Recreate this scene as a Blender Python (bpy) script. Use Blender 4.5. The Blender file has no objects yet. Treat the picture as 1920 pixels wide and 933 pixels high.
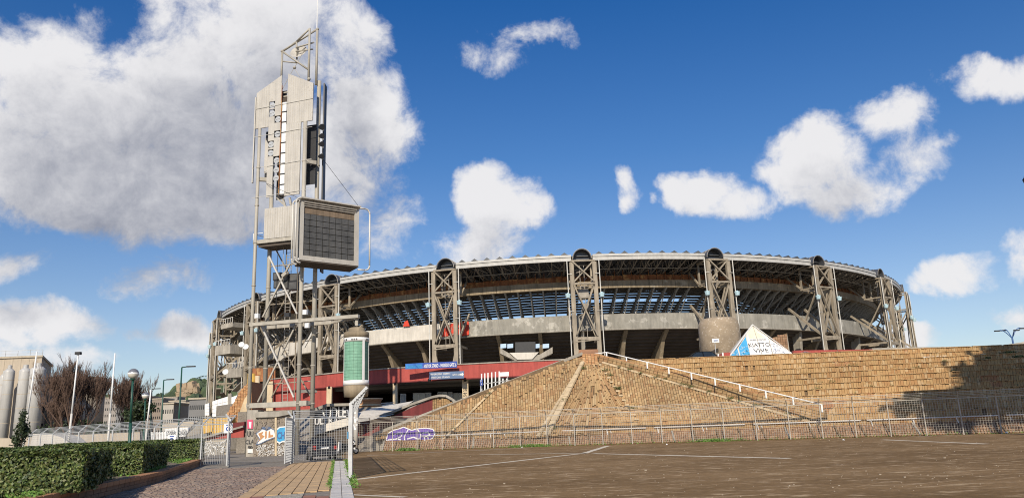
import bpy, bmesh, math, random
from math import sin, cos, radians, pi, atan2, asin, sqrt, floor
from mathutils import Vector, Matrix
V = Vector
random.seed(7)
sc = bpy.context.scene
col = sc.collection

# ------------------------------------------------------------------ camera
FPX, PITCH, ROLL = 1443.0, radians(13.03), math.atan(.0377)
Fd = V((0, cos(PITCH), sin(PITCH))); u0 = V((0, -sin(PITCH), cos(PITCH))); r0 = V((1, 0, 0))
Rt = r0*cos(ROLL) - u0*sin(ROLL); Up = r0*sin(ROLL) + u0*cos(ROLL)
EYE = V((0, 0, 1.6))
cam = bpy.data.cameras.new('camera'); camo = bpy.data.objects.new('camera', cam); col.objects.link(camo)
cam.sensor_width = 36; cam.lens = FPX/1920*36; cam.clip_start = .1; cam.clip_end = 12000
m = Matrix((Rt, Up, -Fd)).transposed().to_4x4(); m.translation = EYE; camo.matrix_world = m
sc.camera = camo
sc.cycles.filter_width = 1.05
def ray(px, py): return Fd*FPX + Rt*(px-960) - Up*(py-466.5)
def P(px, py, Y):
    d = ray(px, py); return EYE + d*(Y/d.y)
def G(px, py, z=0):
    d = ray(px, py); return EYE + d*((z-1.6)/d.z)
def PP(px, py, o, n):
    d = ray(px, py); return EYE + d*((o-EYE).dot(n)/d.dot(n))

# ------------------------------------------------------------------ light and sky
SUN_EL, SUN_AZ = radians(32), radians(8)          # light travels towards +y, slightly +x
sl = bpy.data.lights.new('sun', 'SUN'); sl.energy = 4.9; sl.angle = radians(.5); sl.color = (1, .89, .73)
so = bpy.data.objects.new('sun', sl); col.objects.link(so)
ldir = V((sin(SUN_AZ)*cos(SUN_EL), cos(SUN_AZ)*cos(SUN_EL), -sin(SUN_EL)))
so.rotation_euler = ldir.to_track_quat('-Z', 'Y').to_euler(); so.location = (-20, -40, 60)
sc.view_settings.view_transform = 'Standard'; sc.view_settings.look = 'None'
sc.view_settings.exposure = 0; sc.view_settings.gamma = 1

W = bpy.data.worlds.new('World'); sc.world = W; W.use_nodes = True
nt = W.node_tree; N = nt.nodes; L = nt.links; N.clear()
SKY_STRENGTH = .1
def nd(t, **k):
    n = N.new(t)
    for a, b in k.items(): setattr(n, a, b)
    return n
def mth(op, a, b=None, c=None, clamp=False):
    n = nd('ShaderNodeMath', operation=op, use_clamp=clamp)
    for i, v in enumerate((a, b, c)):
        if v is None: continue
        if isinstance(v, (int, float)): n.inputs[i].default_value = v
        else: L.new(v, n.inputs[i])
    return n.outputs[0]
def vm(op, a, b=None):
    n = nd('ShaderNodeVectorMath', operation=op)
    for i, v in enumerate((a, b)):
        if v is None: continue
        if isinstance(v, (tuple, list)): n.inputs[i].default_value = v
        else: L.new(v, n.inputs[i])
    return n
sky = nd('ShaderNodeTexSky', sky_type='NISHITA'); sky.sun_disc = False
sky.sun_elevation = SUN_EL; sky.sun_rotation = radians(180+8); sky.altitude = 0; sky.air_density = 1.0; sky.dust_density = .35; sky.ozone_density = 3.0
geo = nd('ShaderNodeTexCoord').outputs['Generated']
dirn = vm('NORMALIZE', geo).outputs[0]
sx = nd('ShaderNodeSeparateXYZ'); L.new(dirn, sx.inputs[0])
az = mth('ARCTAN2', sx.outputs[0], sx.outputs[1]); el = mth('ARCSINE', sx.outputs[2])
cx = nd('ShaderNodeCombineXYZ'); L.new(az, cx.inputs[0]); L.new(el, cx.inputs[1])
# lumpy warp of the sky coordinates
n1 = nd('ShaderNodeTexNoise'); n1.inputs['Scale'].default_value = 8; n1.inputs['Detail'].default_value = 7; n1.inputs['Roughness'].default_value = .55; L.new(dirn, n1.inputs['Vector'])
n2 = nd('ShaderNodeTexNoise'); n2.inputs['Scale'].default_value = 17; n2.inputs['Detail'].default_value = 11; n2.inputs['Roughness'].default_value = .66; n2.inputs['Distortion'].default_value = .25; L.new(dirn, n2.inputs['Vector'])
w1 = vm('SUBTRACT', n1.outputs['Color'], (.5, .5, .5)).outputs[0]
w1s = vm('SCALE', w1); w1s.inputs['Scale'].default_value = .10
cw = vm('ADD', cx.outputs[0], w1s.outputs[0]).outputs[0]
# cumulus banks: centre (picture px), radii px, weight
BL = [(250,235,270,170,1),(90,130,115,75,1),(110,330,170,95,1),(390,110,190,130,1),(520,60,150,120,1),(430,300,230,140,1),(260,400,260,62,1),(660,90,75,90,.9),
      (700,215,95,100,.9),(620,300,130,95,.8),(700,380,85,80,.45),(60,270,80,90,.8),
      (905,375,80,62,1),(985,400,55,50,.9),(900,450,115,50,.75),(950,390,80,50,.9),
      (995,80,80,20,.42),(925,105,60,26,.36),
      (1530,285,95,72,1.05),(1590,345,85,52,.9),(1480,330,60,45,.8),(1320,375,90,42,.95),(1270,365,45,40,.9),(1400,395,70,30,.8),(1680,215,70,45,.6),(1700,280,60,50,.5),
      (1175,365,24,38,.7),(1178,400,22,20,.6),(1220,390,12,12,.5),
      (1880,140,75,42,.8),(1775,525,62,30,.85),(1905,490,48,48,.85),(1710,636,55,20,.8),(1760,262,22,14,.5),(1910,600,40,30,.6),
      (255,515,90,30,.6),(340,512,50,26,.5),(70,600,110,32,.8),(345,610,95,36,.9),(290,610,60,22,.7),(15,500,50,26,.55),(120,660,110,22,.45),(375,708,30,13,.8),(480,690,60,40,.6)]
blobs = []
for (x, y, rx, ry, w) in BL:
    d = ray(x, y).normalized(); blobs.append((atan2(d.x, d.y), asin(d.z), rx/FPX, ry/FPX, w))
rr = random.Random(3)
for i in range(34):                                # the same fair-weather sky goes on all round
    a = rr.uniform(.85, 5.4); e = rr.uniform(.06, .9)
    blobs.append((a if a < pi else a-2*pi, e, rr.uniform(.05, .2), rr.uniform(.03, .09), rr.uniform(.6, 1)))
def field(vec):
    acc = None
    for (a, e, rx, ry, w) in blobs:
        s = vm('SUBTRACT', vec, (a, e, 0)).outputs[0]
        q = vm('MULTIPLY', s, (1/rx, 1/ry, 0)).outputs[0]
        ln = vm('DOT_PRODUCT', q, q).outputs['Value']
        v = mth('MULTIPLY_ADD', ln, -w*.8, w)
        acc = v if acc is None else mth('SMOOTH_MAX', acc, v, .25)
    return acc
f0 = field(cw)
off = vm('ADD', cw, (-.012, .05, 0)).outputs[0]
f1 = field(off)
f2 = field(vm('ADD', cw, (-.01, .112, 0)).outputs[0])
nn = mth('SUBTRACT', n2.outputs['Fac'], .5)
nn1 = mth('SUBTRACT', n1.outputs['Fac'], .5)
n3 = nd('ShaderNodeTexNoise')
for k_ in ('Scale', 'Detail', 'Roughness', 'Distortion'): n3.inputs[k_].default_value = n2.inputs[k_].default_value
L.new(vm('ADD', dirn, (-.010, -.004, .016)).outputs[0], n3.inputs['Vector'])
relief = mth('SUBTRACT', n3.outputs['Fac'], n2.outputs['Fac'])
dens = mth('MULTIPLY_ADD', nn, 2.1, f0); dens = mth('MULTIPLY_ADD', nn1, 1.3, dens)
mr = nd('ShaderNodeMapRange', interpolation_type='SMOOTHSTEP'); L.new(dens, mr.inputs[0]); mr.inputs[1].default_value = .02; mr.inputs[2].default_value = .78
shade = mth('MULTIPLY_ADD', mth('MAXIMUM', f2, 0), .50, mth('MULTIPLY', f1, .62))
shade = mth('MULTIPLY_ADD', nn, -.35, mth('MULTIPLY_ADD', nn1, -.45, shade)); shade = mth('MULTIPLY_ADD', relief, .9, shade)
mr2 = nd('ShaderNodeMapRange', interpolation_type='SMOOTHSTEP'); L.new(shade, mr2.inputs[0]); mr2.inputs[1].default_value = .0; mr2.inputs[2].default_value = 1.6
ccol = nd('ShaderNodeMix', data_type='RGBA'); L.new(mr2.outputs[0], ccol.inputs['Factor'])
ccol.inputs['A'].default_value = (.86/SKY_STRENGTH, .85/SKY_STRENGTH, .86/SKY_STRENGTH, 1)
ccol.inputs['B'].default_value = (.25/SKY_STRENGTH, .27/SKY_STRENGTH, .34/SKY_STRENGTH, 1)
tint = nd('ShaderNodeMix', data_type='RGBA', blend_type='MULTIPLY'); tint.inputs['Factor'].default_value = 1
L.new(sky.outputs[0], tint.inputs['A']); tint.inputs['B'].default_value = (.60, .92, 1.22, 1)
elr = nd('ShaderNodeValToRGB'); L.new(el, elr.inputs[0])
while len(elr.color_ramp.elements) < 3: elr.color_ramp.elements.new(.5)
for e_, (p_, c_) in zip(elr.color_ramp.elements, ((.12, (1.7, 1.06, .84, 1)), (.34, (.80, .86, .90, 1)), (.58, (.24, .68, .93, 1)))): e_.position = p_; e_.color = c_
tint2 = nd('ShaderNodeMix', data_type='RGBA', blend_type='MULTIPLY'); tint2.inputs['Factor'].default_value = 1
L.new(tint.outputs['Result'], tint2.inputs['A']); L.new(elr.outputs[0], tint2.inputs['B'])
mx = nd('ShaderNodeMix', data_type='RGBA'); L.new(mth('MULTIPLY', mr.outputs[0], .97), mx.inputs['Factor']); L.new(tint2.outputs['Result'], mx.inputs['A']); L.new(ccol.outputs['Result'], mx.inputs['B'])
bg = nd('ShaderNodeBackground'); bg.inputs['Strength'].default_value = SKY_STRENGTH
L.new(mx.outputs['Result'], bg.inputs['Color'])
wo = nd('ShaderNodeOutputWorld'); L.new(bg.outputs[0], wo.inputs[0])
W.cycles.sampling_method = 'MANUAL'; W.cycles.sample_map_resolution = 512

# ------------------------------------------------------------------ materials
def M(name, base, rough=.8, var=.2, scale=1.0, metal=0, bump=.15, island=None, streak=0, patch=None, pscale=.25, pthr=.55, alpha=None):
    mt = bpy.data.materials.new(name); mt.use_nodes = True; t = mt.node_tree; n = t.nodes; l = t.links
    b = n['Principled BSDF']; b.inputs['Roughness'].default_value = rough; b.inputs['Metallic'].default_value = metal
    tc = n.new('ShaderNodeTexCoord'); vec = tc.outputs['Object']
    def noise(s, det=6, sc3=None, r=.6):
        k = n.new('ShaderNodeTexNoise'); k.inputs['Scale'].default_value = s; k.inputs['Detail'].default_value = det; k.inputs['Roughness'].default_value = r
        if sc3:
            mp = n.new('ShaderNodeMapping'); mp.inputs['Scale'].default_value = sc3; l.new(vec, mp.inputs[0]); l.new(mp.outputs[0], k.inputs['Vector'])
        else: l.new(vec, k.inputs['Vector'])
        return k.outputs['Fac']
    def ramp(fac, stops, const=False):
        k = n.new('ShaderNodeValToRGB'); cr = k.color_ramp
        if const: cr.interpolation = 'CONSTANT'
        while len(cr.elements) < len(stops): cr.elements.new(.5)
        for e, (p_, c_) in zip(cr.elements, stops): e.position = p_; e.color = (*c_, 1) if len(c_) == 3 else c_
        l.new(fac, k.inputs[0]); return k.outputs[0]
    def mix(a, b_, fac, mode='MIX'):
        k = n.new('ShaderNodeMix'); k.data_type = 'RGBA'; k.blend_type = mode
        for s, v in (('A', a), ('B', b_), ('Factor', fac)):
            if isinstance(v, (int, float)): k.inputs[s].default_value = v
            elif isinstance(v, tuple): k.inputs[s].default_value = (*v, 1)
            else: l.new(v, k.inputs[s])
        return k.outputs['Result']
    if island:
        g = n.new('ShaderNodeNewGeometry')
        c = ramp(g.outputs['Random Per Island'], [(i/len(island), q) for i, q in enumerate(island)], True)
    else:
        c = base
    if patch: c = mix(c, patch, ramp(noise(pscale, 8, r=.65), [(pthr, (0, 0, 0)), (pthr+.03, (1, 1, 1))]))
    lo, hi = 1-var, 1+var*.7
    c = mix(c if not isinstance(c, tuple) else c, ramp(noise(scale), [(.3, (lo, lo, lo)), (.7, (hi, hi, hi))]), 1.0, 'MULTIPLY')
    if streak: c = mix(c, ramp(noise(2.2, 5, (1, 1, .12)), [(.35, (1-streak,)*3), (.65, (1+streak*.3,)*3)]), 1.0, 'MULTIPLY')
    l.new(c, b.inputs['Base Color'])
    if bump:
        bp = n.new('ShaderNodeBump'); bp.inputs['Strength'].default_value = min(1, bump*2); bp.inputs['Distance'].default_value = .03
        l.new(noise(scale*14, 4), bp.inputs['Height']); l.new(bp.outputs[0], b.inputs['Normal'])
    if alpha is not None: b.inputs['Alpha'].default_value = alpha
    return mt
TAN = [(0.398,0.257,0.124),(0.365,0.228,0.108),(0.423,0.286,0.145),(0.382,0.245,0.116),(0.324,0.187,0.087),(0.407,0.274,0.133),(0.448,0.320,0.174),(0.357,0.212,0.104),(0.390,0.257,0.129)]
m_brick = M('tan_tuff_brick', None, .92, .25, .35, bump=.3, island=TAN, patch=(.40,.215,.10), pscale=.3, pthr=.63, streak=.15)
m_brick2 = M('terrace_brick', None, .92, .25, .22, bump=.3, island=[(0.423,0.262,0.120),(0.396,0.239,0.106),(0.451,0.294,0.143),(0.414,0.258,0.120),(0.377,0.212,0.092),(0.432,0.281,0.129),(0.478,0.336,0.184)], patch=(.37,.18,.09), pscale=.16, pthr=.60)
m_mortar = M('dark_mortar', (.17,.115,.065), .95, .3, 1)
m_brickred = M('red_kerb_brick', None, .9, .25, .5, bump=.3, island=[(.30,.17,.095),(.34,.20,.115),(.26,.15,.09),(.37,.235,.14)])
m_brickbrown = M('terracotta_brick', None, .9, .2, .4, bump=.3, island=[(.42,.22,.10),(.47,.26,.12),(.38,.19,.09),(.5,.3,.15)])
m_ridge = M('ridge_stone', (.56,.44,.28), .9, .25, 1.2, bump=.3)
m_conc = M('weathered_concrete', (.36,.33,.28), .9, .25, .35, bump=.2, streak=.25)
m_ring = M('patched_concrete', (.30,.285,.245), .9, .2, .5, bump=.15, streak=.2, patch=(.43,.41,.36), pscale=.35, pthr=.56)
m_ringw = M('white_painted_concrete', (.62,.58,.51), .85, .15, .4, bump=.1, streak=.15, patch=(.42,.40,.36), pscale=.3, pthr=.62)
m_up = M('brown_concrete', (.30,.24,.16), .9, .25, .4, bump=.2, streak=.3, patch=(.42,.36,.26), pscale=.3, pthr=.62)
m_steel = M('grey_brown_steel', (.33,.28,.21), .7, .25, .5, bump=.1, streak=.3)
m_steel2 = M('dark_truss_steel', (.31,.28,.24), .6, .3, 2, bump=0)
m_light = M('pale_truss_steel', (.55,.53,.49), .5, .2, 2, bump=0)
m_rake = M('raker_concrete', (.42,.41,.38), .8, .25, 1, bump=.1)
m_plank = M('tread_concrete', (.12,.115,.105), .8, .2, 1, bump=.1)
m_soff = M('roof_underside', (.16,.13,.10), .8, .25, .3, bump=.1)
m_deckroof = M('roof_sheet', (.08,.085,.09), .5, .2, .6, bump=.1)
m_fascia = M('fascia_metal', (.50,.49,.46), .5, .12, .8, bump=.05, streak=.12)
m_rust = M('rusty_panel', (.36,.14,.055), .85, .4, .8, bump=.2, streak=.4, patch=(.45,.25,.10), pscale=.8)
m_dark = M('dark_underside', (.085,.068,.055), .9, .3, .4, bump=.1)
m_pipe = M('white_pipe', (.60,.58,.53), .5, .12, 2, bump=0)
m_towerc = M('tower_grey_paint', (.42,.39,.33), .55, .12, .5, bump=.03, streak=.18)
m_clad = M('ribbed_cladding', (.49,.465,.42), .6, .12, .9, bump=.05, streak=.10, patch=(.40,.375,.33), pscale=.9, pthr=.62)
m_white = M('white_paint', (.78,.78,.76), .5, .06, 1, bump=0)
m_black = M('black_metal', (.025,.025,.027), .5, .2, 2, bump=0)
m_cell = M('dark_screen_cell', (.095,.093,.088), .35, .35, 1.3, bump=.05)
m_brn = M('stained_screen_strip', (.21,.155,.105), .7, .3, .9, bump=.1, streak=.3)
m_lens = M('lamp_lens', (.35,.37,.40), .15, .3, 5, metal=.6, bump=0)
m_galv = M('galvanised_steel', (.50,.51,.51), .45, .15, 3, metal=.35, bump=0)
m_fence2 = M('fence_wire', (.40,.37,.32), .6, .2, 3, bump=0)
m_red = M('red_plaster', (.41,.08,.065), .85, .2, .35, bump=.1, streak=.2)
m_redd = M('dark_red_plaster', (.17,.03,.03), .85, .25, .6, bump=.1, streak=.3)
m_cream = M('cream_paint', (.62,.50,.33), .8, .15, .8, bump=.1, streak=.2)
m_yel = M('yellow_paint', (.62,.39,.08), .6, .15, .6, bump=.05)
m_soffg = M('underpass_ceiling', (.20,.19,.17), .9, .15, .4, bump=.1)
m_glass = M('dusty_glass', (.20,.25,.28), .08, .1, 2, bump=0)
m_blue = M('blue_sign', (.05,.12,.30), .5, .1, 2, bump=0)
m_blue2 = M('royal_blue_banner', (.015,.06,.33), .6, .1, 2, bump=0)
m_cyan = M('light_blue_paint', (.05,.33,.60), .7, .25, 1.2, bump=0)
m_sgn = M('slate_blue_sign', (.10,.16,.29), .5, .1, 2, bump=0)
m_green = M('green_panel', (.20,.40,.28), .3, .2, 3, bump=0)
m_greend = M('dark_green_panel', (.06,.13,.10), .3, .2, 3, bump=0)
m_purple = M('purple_spray', (.13,.07,.36), .8, .2, 2, bump=0)
m_orange = M('orange_spray', (.52,.26,.11), .8, .15, 2, bump=0)
m_wspray = M('white_spray', (.74,.73,.70), .8, .12, 2, bump=0)
m_bspray = M('black_spray', (.02,.02,.025), .8, .1, 2, bump=0)
m_gspray = M('green_spray', (.03,.25,.13), .8, .1, 2, bump=0)
m_pink = M('pink_sign', (.62,.08,.16), .5, .1, 2, bump=0)
m_banner = M('red_cloth', (.62,.06,.03), .8, .2, .8, bump=.2)
m_granite = M('pebbled_concrete', (.34,.27,.19), .95, .25, .6, bump=.5, patch=(.52,.45,.36), pscale=4, pthr=.58)
m_slate = M('flagstone', None, .9, .2, 1.2, bump=.3, island=[(.27,.22,.17),(.33,.26,.19),(.24,.2,.16),(.36,.30,.22)])
m_joint = M('pale_joint', (.45,.39,.30), .9, .2, 2)
m_lampg = M('dark_green_iron', (.015,.07,.05), .45, .2, 2, bump=0)
m_globe = M('glass_globe', (.62,.58,.48), .12, .1, 2, bump=0)
m_silo = M('silo_metal', (.50,.49,.465), .45, .08, .3, bump=.03, streak=.12)
m_bld = M('beige_render', (.46,.39,.30), .85, .15, .2, bump=.05, streak=.12)
m_city = M('city_render', None, .85, .2, .1, bump=0, island=[(.42,.38,.32),(.5,.45,.38),(.35,.31,.27),(.55,.52,.48),(.45,.33,.25)])
m_bark = M('bare_bark', (.12,.075,.055), .9, .3, 3, bump=.2)
m_leafh = M('hedge_leaf', None, .55, .25, 1.2, bump=0, island=[(.05,.085,.018),(.09,.135,.028),(.13,.17,.04),(.035,.06,.016),(.19,.22,.07),(.065,.10,.02),(.11,.12,.035)])
m_leafd = M('dark_leaf', None, .6, .25, 1.2, bump=0, island=[(.02,.035,.013),(.03,.05,.018),(.045,.065,.02)])
m_core = M('hedge_core', (.012,.018,.008), .9, .2, 2, bump=0)
m_grass = M('fresh_grass', None, .7, .25, 1.5, bump=0, island=[(.10,.22,.03),(.14,.28,.04),(.07,.15,.025),(.18,.26,.06)])
m_dry = M('dry_weed', None, .8, .25, 1.5, bump=0, island=[(.16,.15,.05),(.09,.13,.03),(.22,.18,.08),(.06,.09,.025)])
m_carp = M('dark_grey_car_paint', (.05,.055,.07), .25, .1, 2, metal=.5, bump=0)
m_carb = M('black_car_paint', (.012,.013,.016), .2, .1, 2, metal=.3, bump=0)
m_cglass = M('car_glass', (.02,.025,.03), .05, .1, 2, bump=0)
m_tyre = M('tyre_rubber', (.02,.02,.02), .85, .1, 4, bump=0)
m_rim = M('wheel_rim', (.45,.45,.46), .3, .1, 2, metal=.8, bump=0)
m_tail = M('tail_light', (.45,.02,.02), .25, .1, 2, bump=0)
m_orl = M('amber_plastic', (.7,.2,.02), .4, .1, 2, bump=0)
m_lblue = M('pale_blue_lantern', (.45,.62,.68), .3, .1, 2, bump=0)

def ground_mat(name, c1, c2, c3, sc_=1, streaky=(1, 1, 1), rough=.95):
    mt = bpy.data.materials.new(name); mt.use_nodes = True; t = mt.node_tree; n = t.nodes; l = t.links
    b = n['Principled BSDF']; b.inputs['Roughness'].default_value = rough; b.inputs['Specular IOR Level'].default_value = .12
    tc = n.new('ShaderNodeTexCoord'); mp = n.new('ShaderNodeMapping'); mp.inputs['Scale'].default_value = streaky; l.new(tc.outputs['Object'], mp.inputs[0])
    def noise(s, d, v=None):
        k = n.new('ShaderNodeTexNoise'); k.inputs['Scale'].default_value = s; k.inputs['Detail'].default_value = d; k.inputs['Roughness'].default_value = .68
        l.new(v or mp.outputs[0], k.inputs['Vector']); return k.outputs['Fac']
    def ramp(f, st):
        k = n.new('ShaderNodeValToRGB')
        while len(k.color_ramp.elements) < len(st): k.color_ramp.elements.new(.5)
        for e, (p_, c_) in zip(k.color_ramp.elements, st): e.position = p_; e.color = (*c_, 1)
        l.new(f, k.inputs[0]); return k.outputs[0]
    def mix(a, b_, f, mode='MIX'):
        k = n.new('ShaderNodeMix'); k.data_type = 'RGBA'; k.blend_type = mode
        for s, v in (('A', a), ('B', b_), ('Factor', f)):
            if isinstance(v, (int, float)): k.inputs[s].default_value = v
            else: l.new(v, k.inputs[s])
        return k.outputs['Result']
    base = ramp(noise(.16*sc_, 9), [(.38, tuple(x*.82 for x in c1)), (.60, c2)])
    wear = ramp(noise(1.6*sc_, 12), [(.53, (0, 0, 0)), (.68, (1, 1, 1))])
    wc = ramp(noise(5, 2), [(.4, c3), (.6, tuple(x*1.15 for x in c3))])
    base = mix(base, wc, wear)
    grit = ramp(noise(8, 10), [(.36, (.68,)*3), (.64, (1.22,)*3)])
    base = mix(base, grit, 1.0, 'MULTIPLY')
    speck = ramp(noise(26, 1, tc.outputs['Object']), [(.80, (0, 0, 0)), (.83, (.6, .6, .6))])
    k = n.new('ShaderNodeRGB'); k.outputs[0].default_value = (.55, .5, .42, 1)
    base = mix(base, k.outputs[0], speck)
    l.new(base, b.inputs['Base Color'])
    bp = n.new('ShaderNodeBump'); bp.inputs['Strength'].default_value = .7; bp.inputs['Distance'].default_value = .03; l.new(noise(6, 8), bp.inputs['Height']); l.new(bp.outputs[0], b.inputs['Normal'])
    return mt
m_asph = ground_mat('worn_brown_asphalt', (.215,.133,.060), (.265,.170,.083), (.50,.37,.23), 1, (.62, 1.5, 1))
m_ground = ground_mat('bare_ground', (.16,.14,.10), (.2,.17,.12), (.25,.21,.15), .4)
m_plaza = ground_mat('grey_paving', (.25,.22,.18), (.3,.27,.23), (.36,.32,.27), 1)
m_sett = M('porphyry_sett', None, .85, .25, .5, bump=.3, island=[(.25,.18,.14),(.28,.205,.165),(.23,.165,.13),(.31,.24,.19),(.26,.18,.135),(.27,.215,.17)])
m_tanp = M('tan_paving', None, .85, .18, .8, bump=.2, island=[(0.537,0.378,0.207),(0.573,0.415,0.232),(0.500,0.342,0.183),(0.598,0.439,0.268)])
m_redp = M('red_paving', None, .85, .2, .8, bump=.2, island=[(.30,.14,.09),(.35,.17,.11),(.27,.13,.09)])
m_kerbs = M('pale_kerb_stone', None, .85, .18, 1, bump=.25, island=[(.50,.47,.43),(.56,.53,.49),(.46,.43,.39)])
m_line = M('worn_white_line', (.66,.58,.46), .9, .2, 1.5, bump=.2, patch=(.26,.19,.12), pscale=3.5, pthr=.66)
m_gravel = M('pale_gravel', (.5,.45,.36), .95, .3, 6, bump=.8, patch=(.3,.26,.2), pscale=9, pthr=.55)
m_hill = M('green_hillside', (.085,.12,.05), .95, .5, .03, bump=0, patch=(.05,.075,.03), pscale=.02, pthr=.5)
m_rock = M('hill_rock', (.36,.27,.18), .95, .4, .05, bump=0)

# ------------------------------------------------------------------ mesh helper
class MB:
    def __init__(s): s.v = []; s.f = []
    def add(s, vs, fs):
        o = len(s.v); s.v += [tuple(q) for q in vs]; s.f += [tuple(i+o for i in f) for f in fs]; return s
    def box(s, c, d, ax=None):
        c = V(c); X, Y, Z = ax or (V((1,0,0)), V((0,1,0)), V((0,0,1)))
        hx, hy, hz = d[0]/2, d[1]/2, d[2]/2
        vs = [c+X*(i*hx)+Y*(j*hy)+Z*(k*hz) for k in (-1,1) for j in (-1,1) for i in (-1,1)]
        return s.add(vs, [(0,2,3,1),(4,5,7,6),(0,1,5,4),(2,6,7,3),(1,3,7,5),(0,4,6,2)])
    def beam(s, a, b, w, h=None, up=(0,0,1)):
        a, b = V(a), V(b); h = h or w; D = b-a; ln = D.length
        if ln < 1e-6: return s
        D = D/ln; u = V(up)
        if abs(D.dot(u)) > .98: u = V((0,1,0))
        X = D.cross(u).normalized(); Z = X.cross(D)
        return s.box((a+b)/2, (w, ln, h), (X, D, Z))
    def tube(s, a, b, r, r2=None, n=8, cap=True):
        a, b = V(a), V(b); r2 = r if r2 is None else r2; D = (b-a)
        if D.length < 1e-6: return s
        D.normalize(); u = V((0,0,1)) if abs(D.z) < .95 else V((1,0,0)); X = D.cross(u).normalized(); Y = D.cross(X)
        vs = []
        for q, rr_ in ((a, r), (b, r2)):
            for i in range(n):
                t = 2*pi*i/n; vs.append(q+X*(cos(t)*rr_)+Y*(sin(t)*rr_))
        fs = [(i, (i+1) % n, n+(i+1) % n, n+i) for i in range(n)]
        if cap: fs += [tuple(range(n-1, -1, -1)), tuple(range(n, 2*n))]
        return s.add(vs, fs)
    def path(s, pts, r, n=8):
        for a, b in zip(pts, pts[1:]): s.tube(a, b, r, n=n)
        return s
    def prism(s, pts, ext):
        pts = [V(p) for p in pts]; e = V(ext); n = len(pts)
        nrm = V((0,0,0))
        for i in range(n): nrm += pts[i].cross(pts[(i+1) % n])
        if nrm.dot(e) > 0: pts = pts[::-1]
        return s.add(pts+[p+e for p in pts], [tuple(range(n)), tuple(range(2*n-1, n-1, -1))]+[(i, i+n, (i+1) % n+n, (i+1) % n) for i in range(n)])
    def lathe(s, prof, c, n=24):
        c = V(c); vs = []
        for r, z in prof:
            for i in range(n): t = 2*pi*i/n; vs.append(c+V((cos(t)*r, sin(t)*r, z)))
        fs = [(k*n+i, k*n+(i+1) % n, (k+1)*n+(i+1) % n, (k+1)*n+i) for k in range(len(prof)-1) for i in range(n)]
        fs += [tuple(range(n-1, -1, -1)), tuple(range((len(prof)-1)*n, len(prof)*n))]
        return s.add(vs, fs)
    def mesh(s, name, mat, smooth=False):
        me = bpy.data.meshes.new(name); me.from_pydata(s.v, [], s.f); me.update()
        if mat: me.materials.append(mat)
        if smooth:
            for p in me.polygons: p.use_smooth = True
        return me
def wloc(o):
    l_ = V((0,0,0))
    while o: l_ += o.location; o = o.parent
    return l_
def link(name, data, parent=None, world=True):
    o = bpy.data.objects.new(name, data); col.objects.link(o)
    if parent:
        o.parent = parent
        if world: o.location = -wloc(parent)
    return o
def build(mb, name, mat, parent=None, smooth=False, world=True):
    return link(name, mb.mesh(name, mat, smooth), parent, world)
def tag(o, label=None, cat=None, group=None, kind=None):
    if label: o['label'] = label
    if cat: o['category'] = cat
    if group: o['group'] = group
    if kind: o['kind'] = kind
    return o
def thing(name, label, cat, loc=(0,0,0), group=None):
    o = link(name, None); o.location = loc; o.empty_display_size = .3
    return tag(o, label, cat, group)
kids = {}
def copy_tree(o, parent=None):
    c = o.copy(); col.objects.link(c)
    if parent: c.parent = parent
    for ch in list(o.children): copy_tree(ch, c)
    return c
def struct(mb, name, mat): return tag(build(mb, name, mat), kind='structure')
def text(body, mat, parent, c, X, Y, w, h, name='lettering', thick=.01, bold=.0):
    cu = bpy.data.curves.new('t', 'FONT'); cu.body = body; cu.extrude = .05; cu.resolution_u = 2; cu.offset = bold
    to = bpy.data.objects.new('t', cu); col.objects.link(to)
    bpy.context.view_layer.update()
    me = bpy.data.meshes.new_from_object(to.evaluated_get(bpy.context.evaluated_depsgraph_get()))
    bpy.data.objects.remove(to)
    xs = [v.co.x for v in me.vertices]; ys = [v.co.y for v in me.vertices]
    x0, x1, y0, y1 = min(xs), max(xs), min(ys), max(ys)
    X = V(X).normalized(); Y = V(Y).normalized(); Z = X.cross(Y); c = V(c)
    for v in me.vertices:
        q = v.co; v.co = c + X*((q.x-(x0+x1)/2)/(x1-x0)*w) + Y*((q.y-(y0+y1)/2)/(y1-y0)*h) + Z*(thick*(1 if q.z > 0 else 0))
    me.materials.clear(); me.materials.append(mat)
    return link(name, me, parent)

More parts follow.
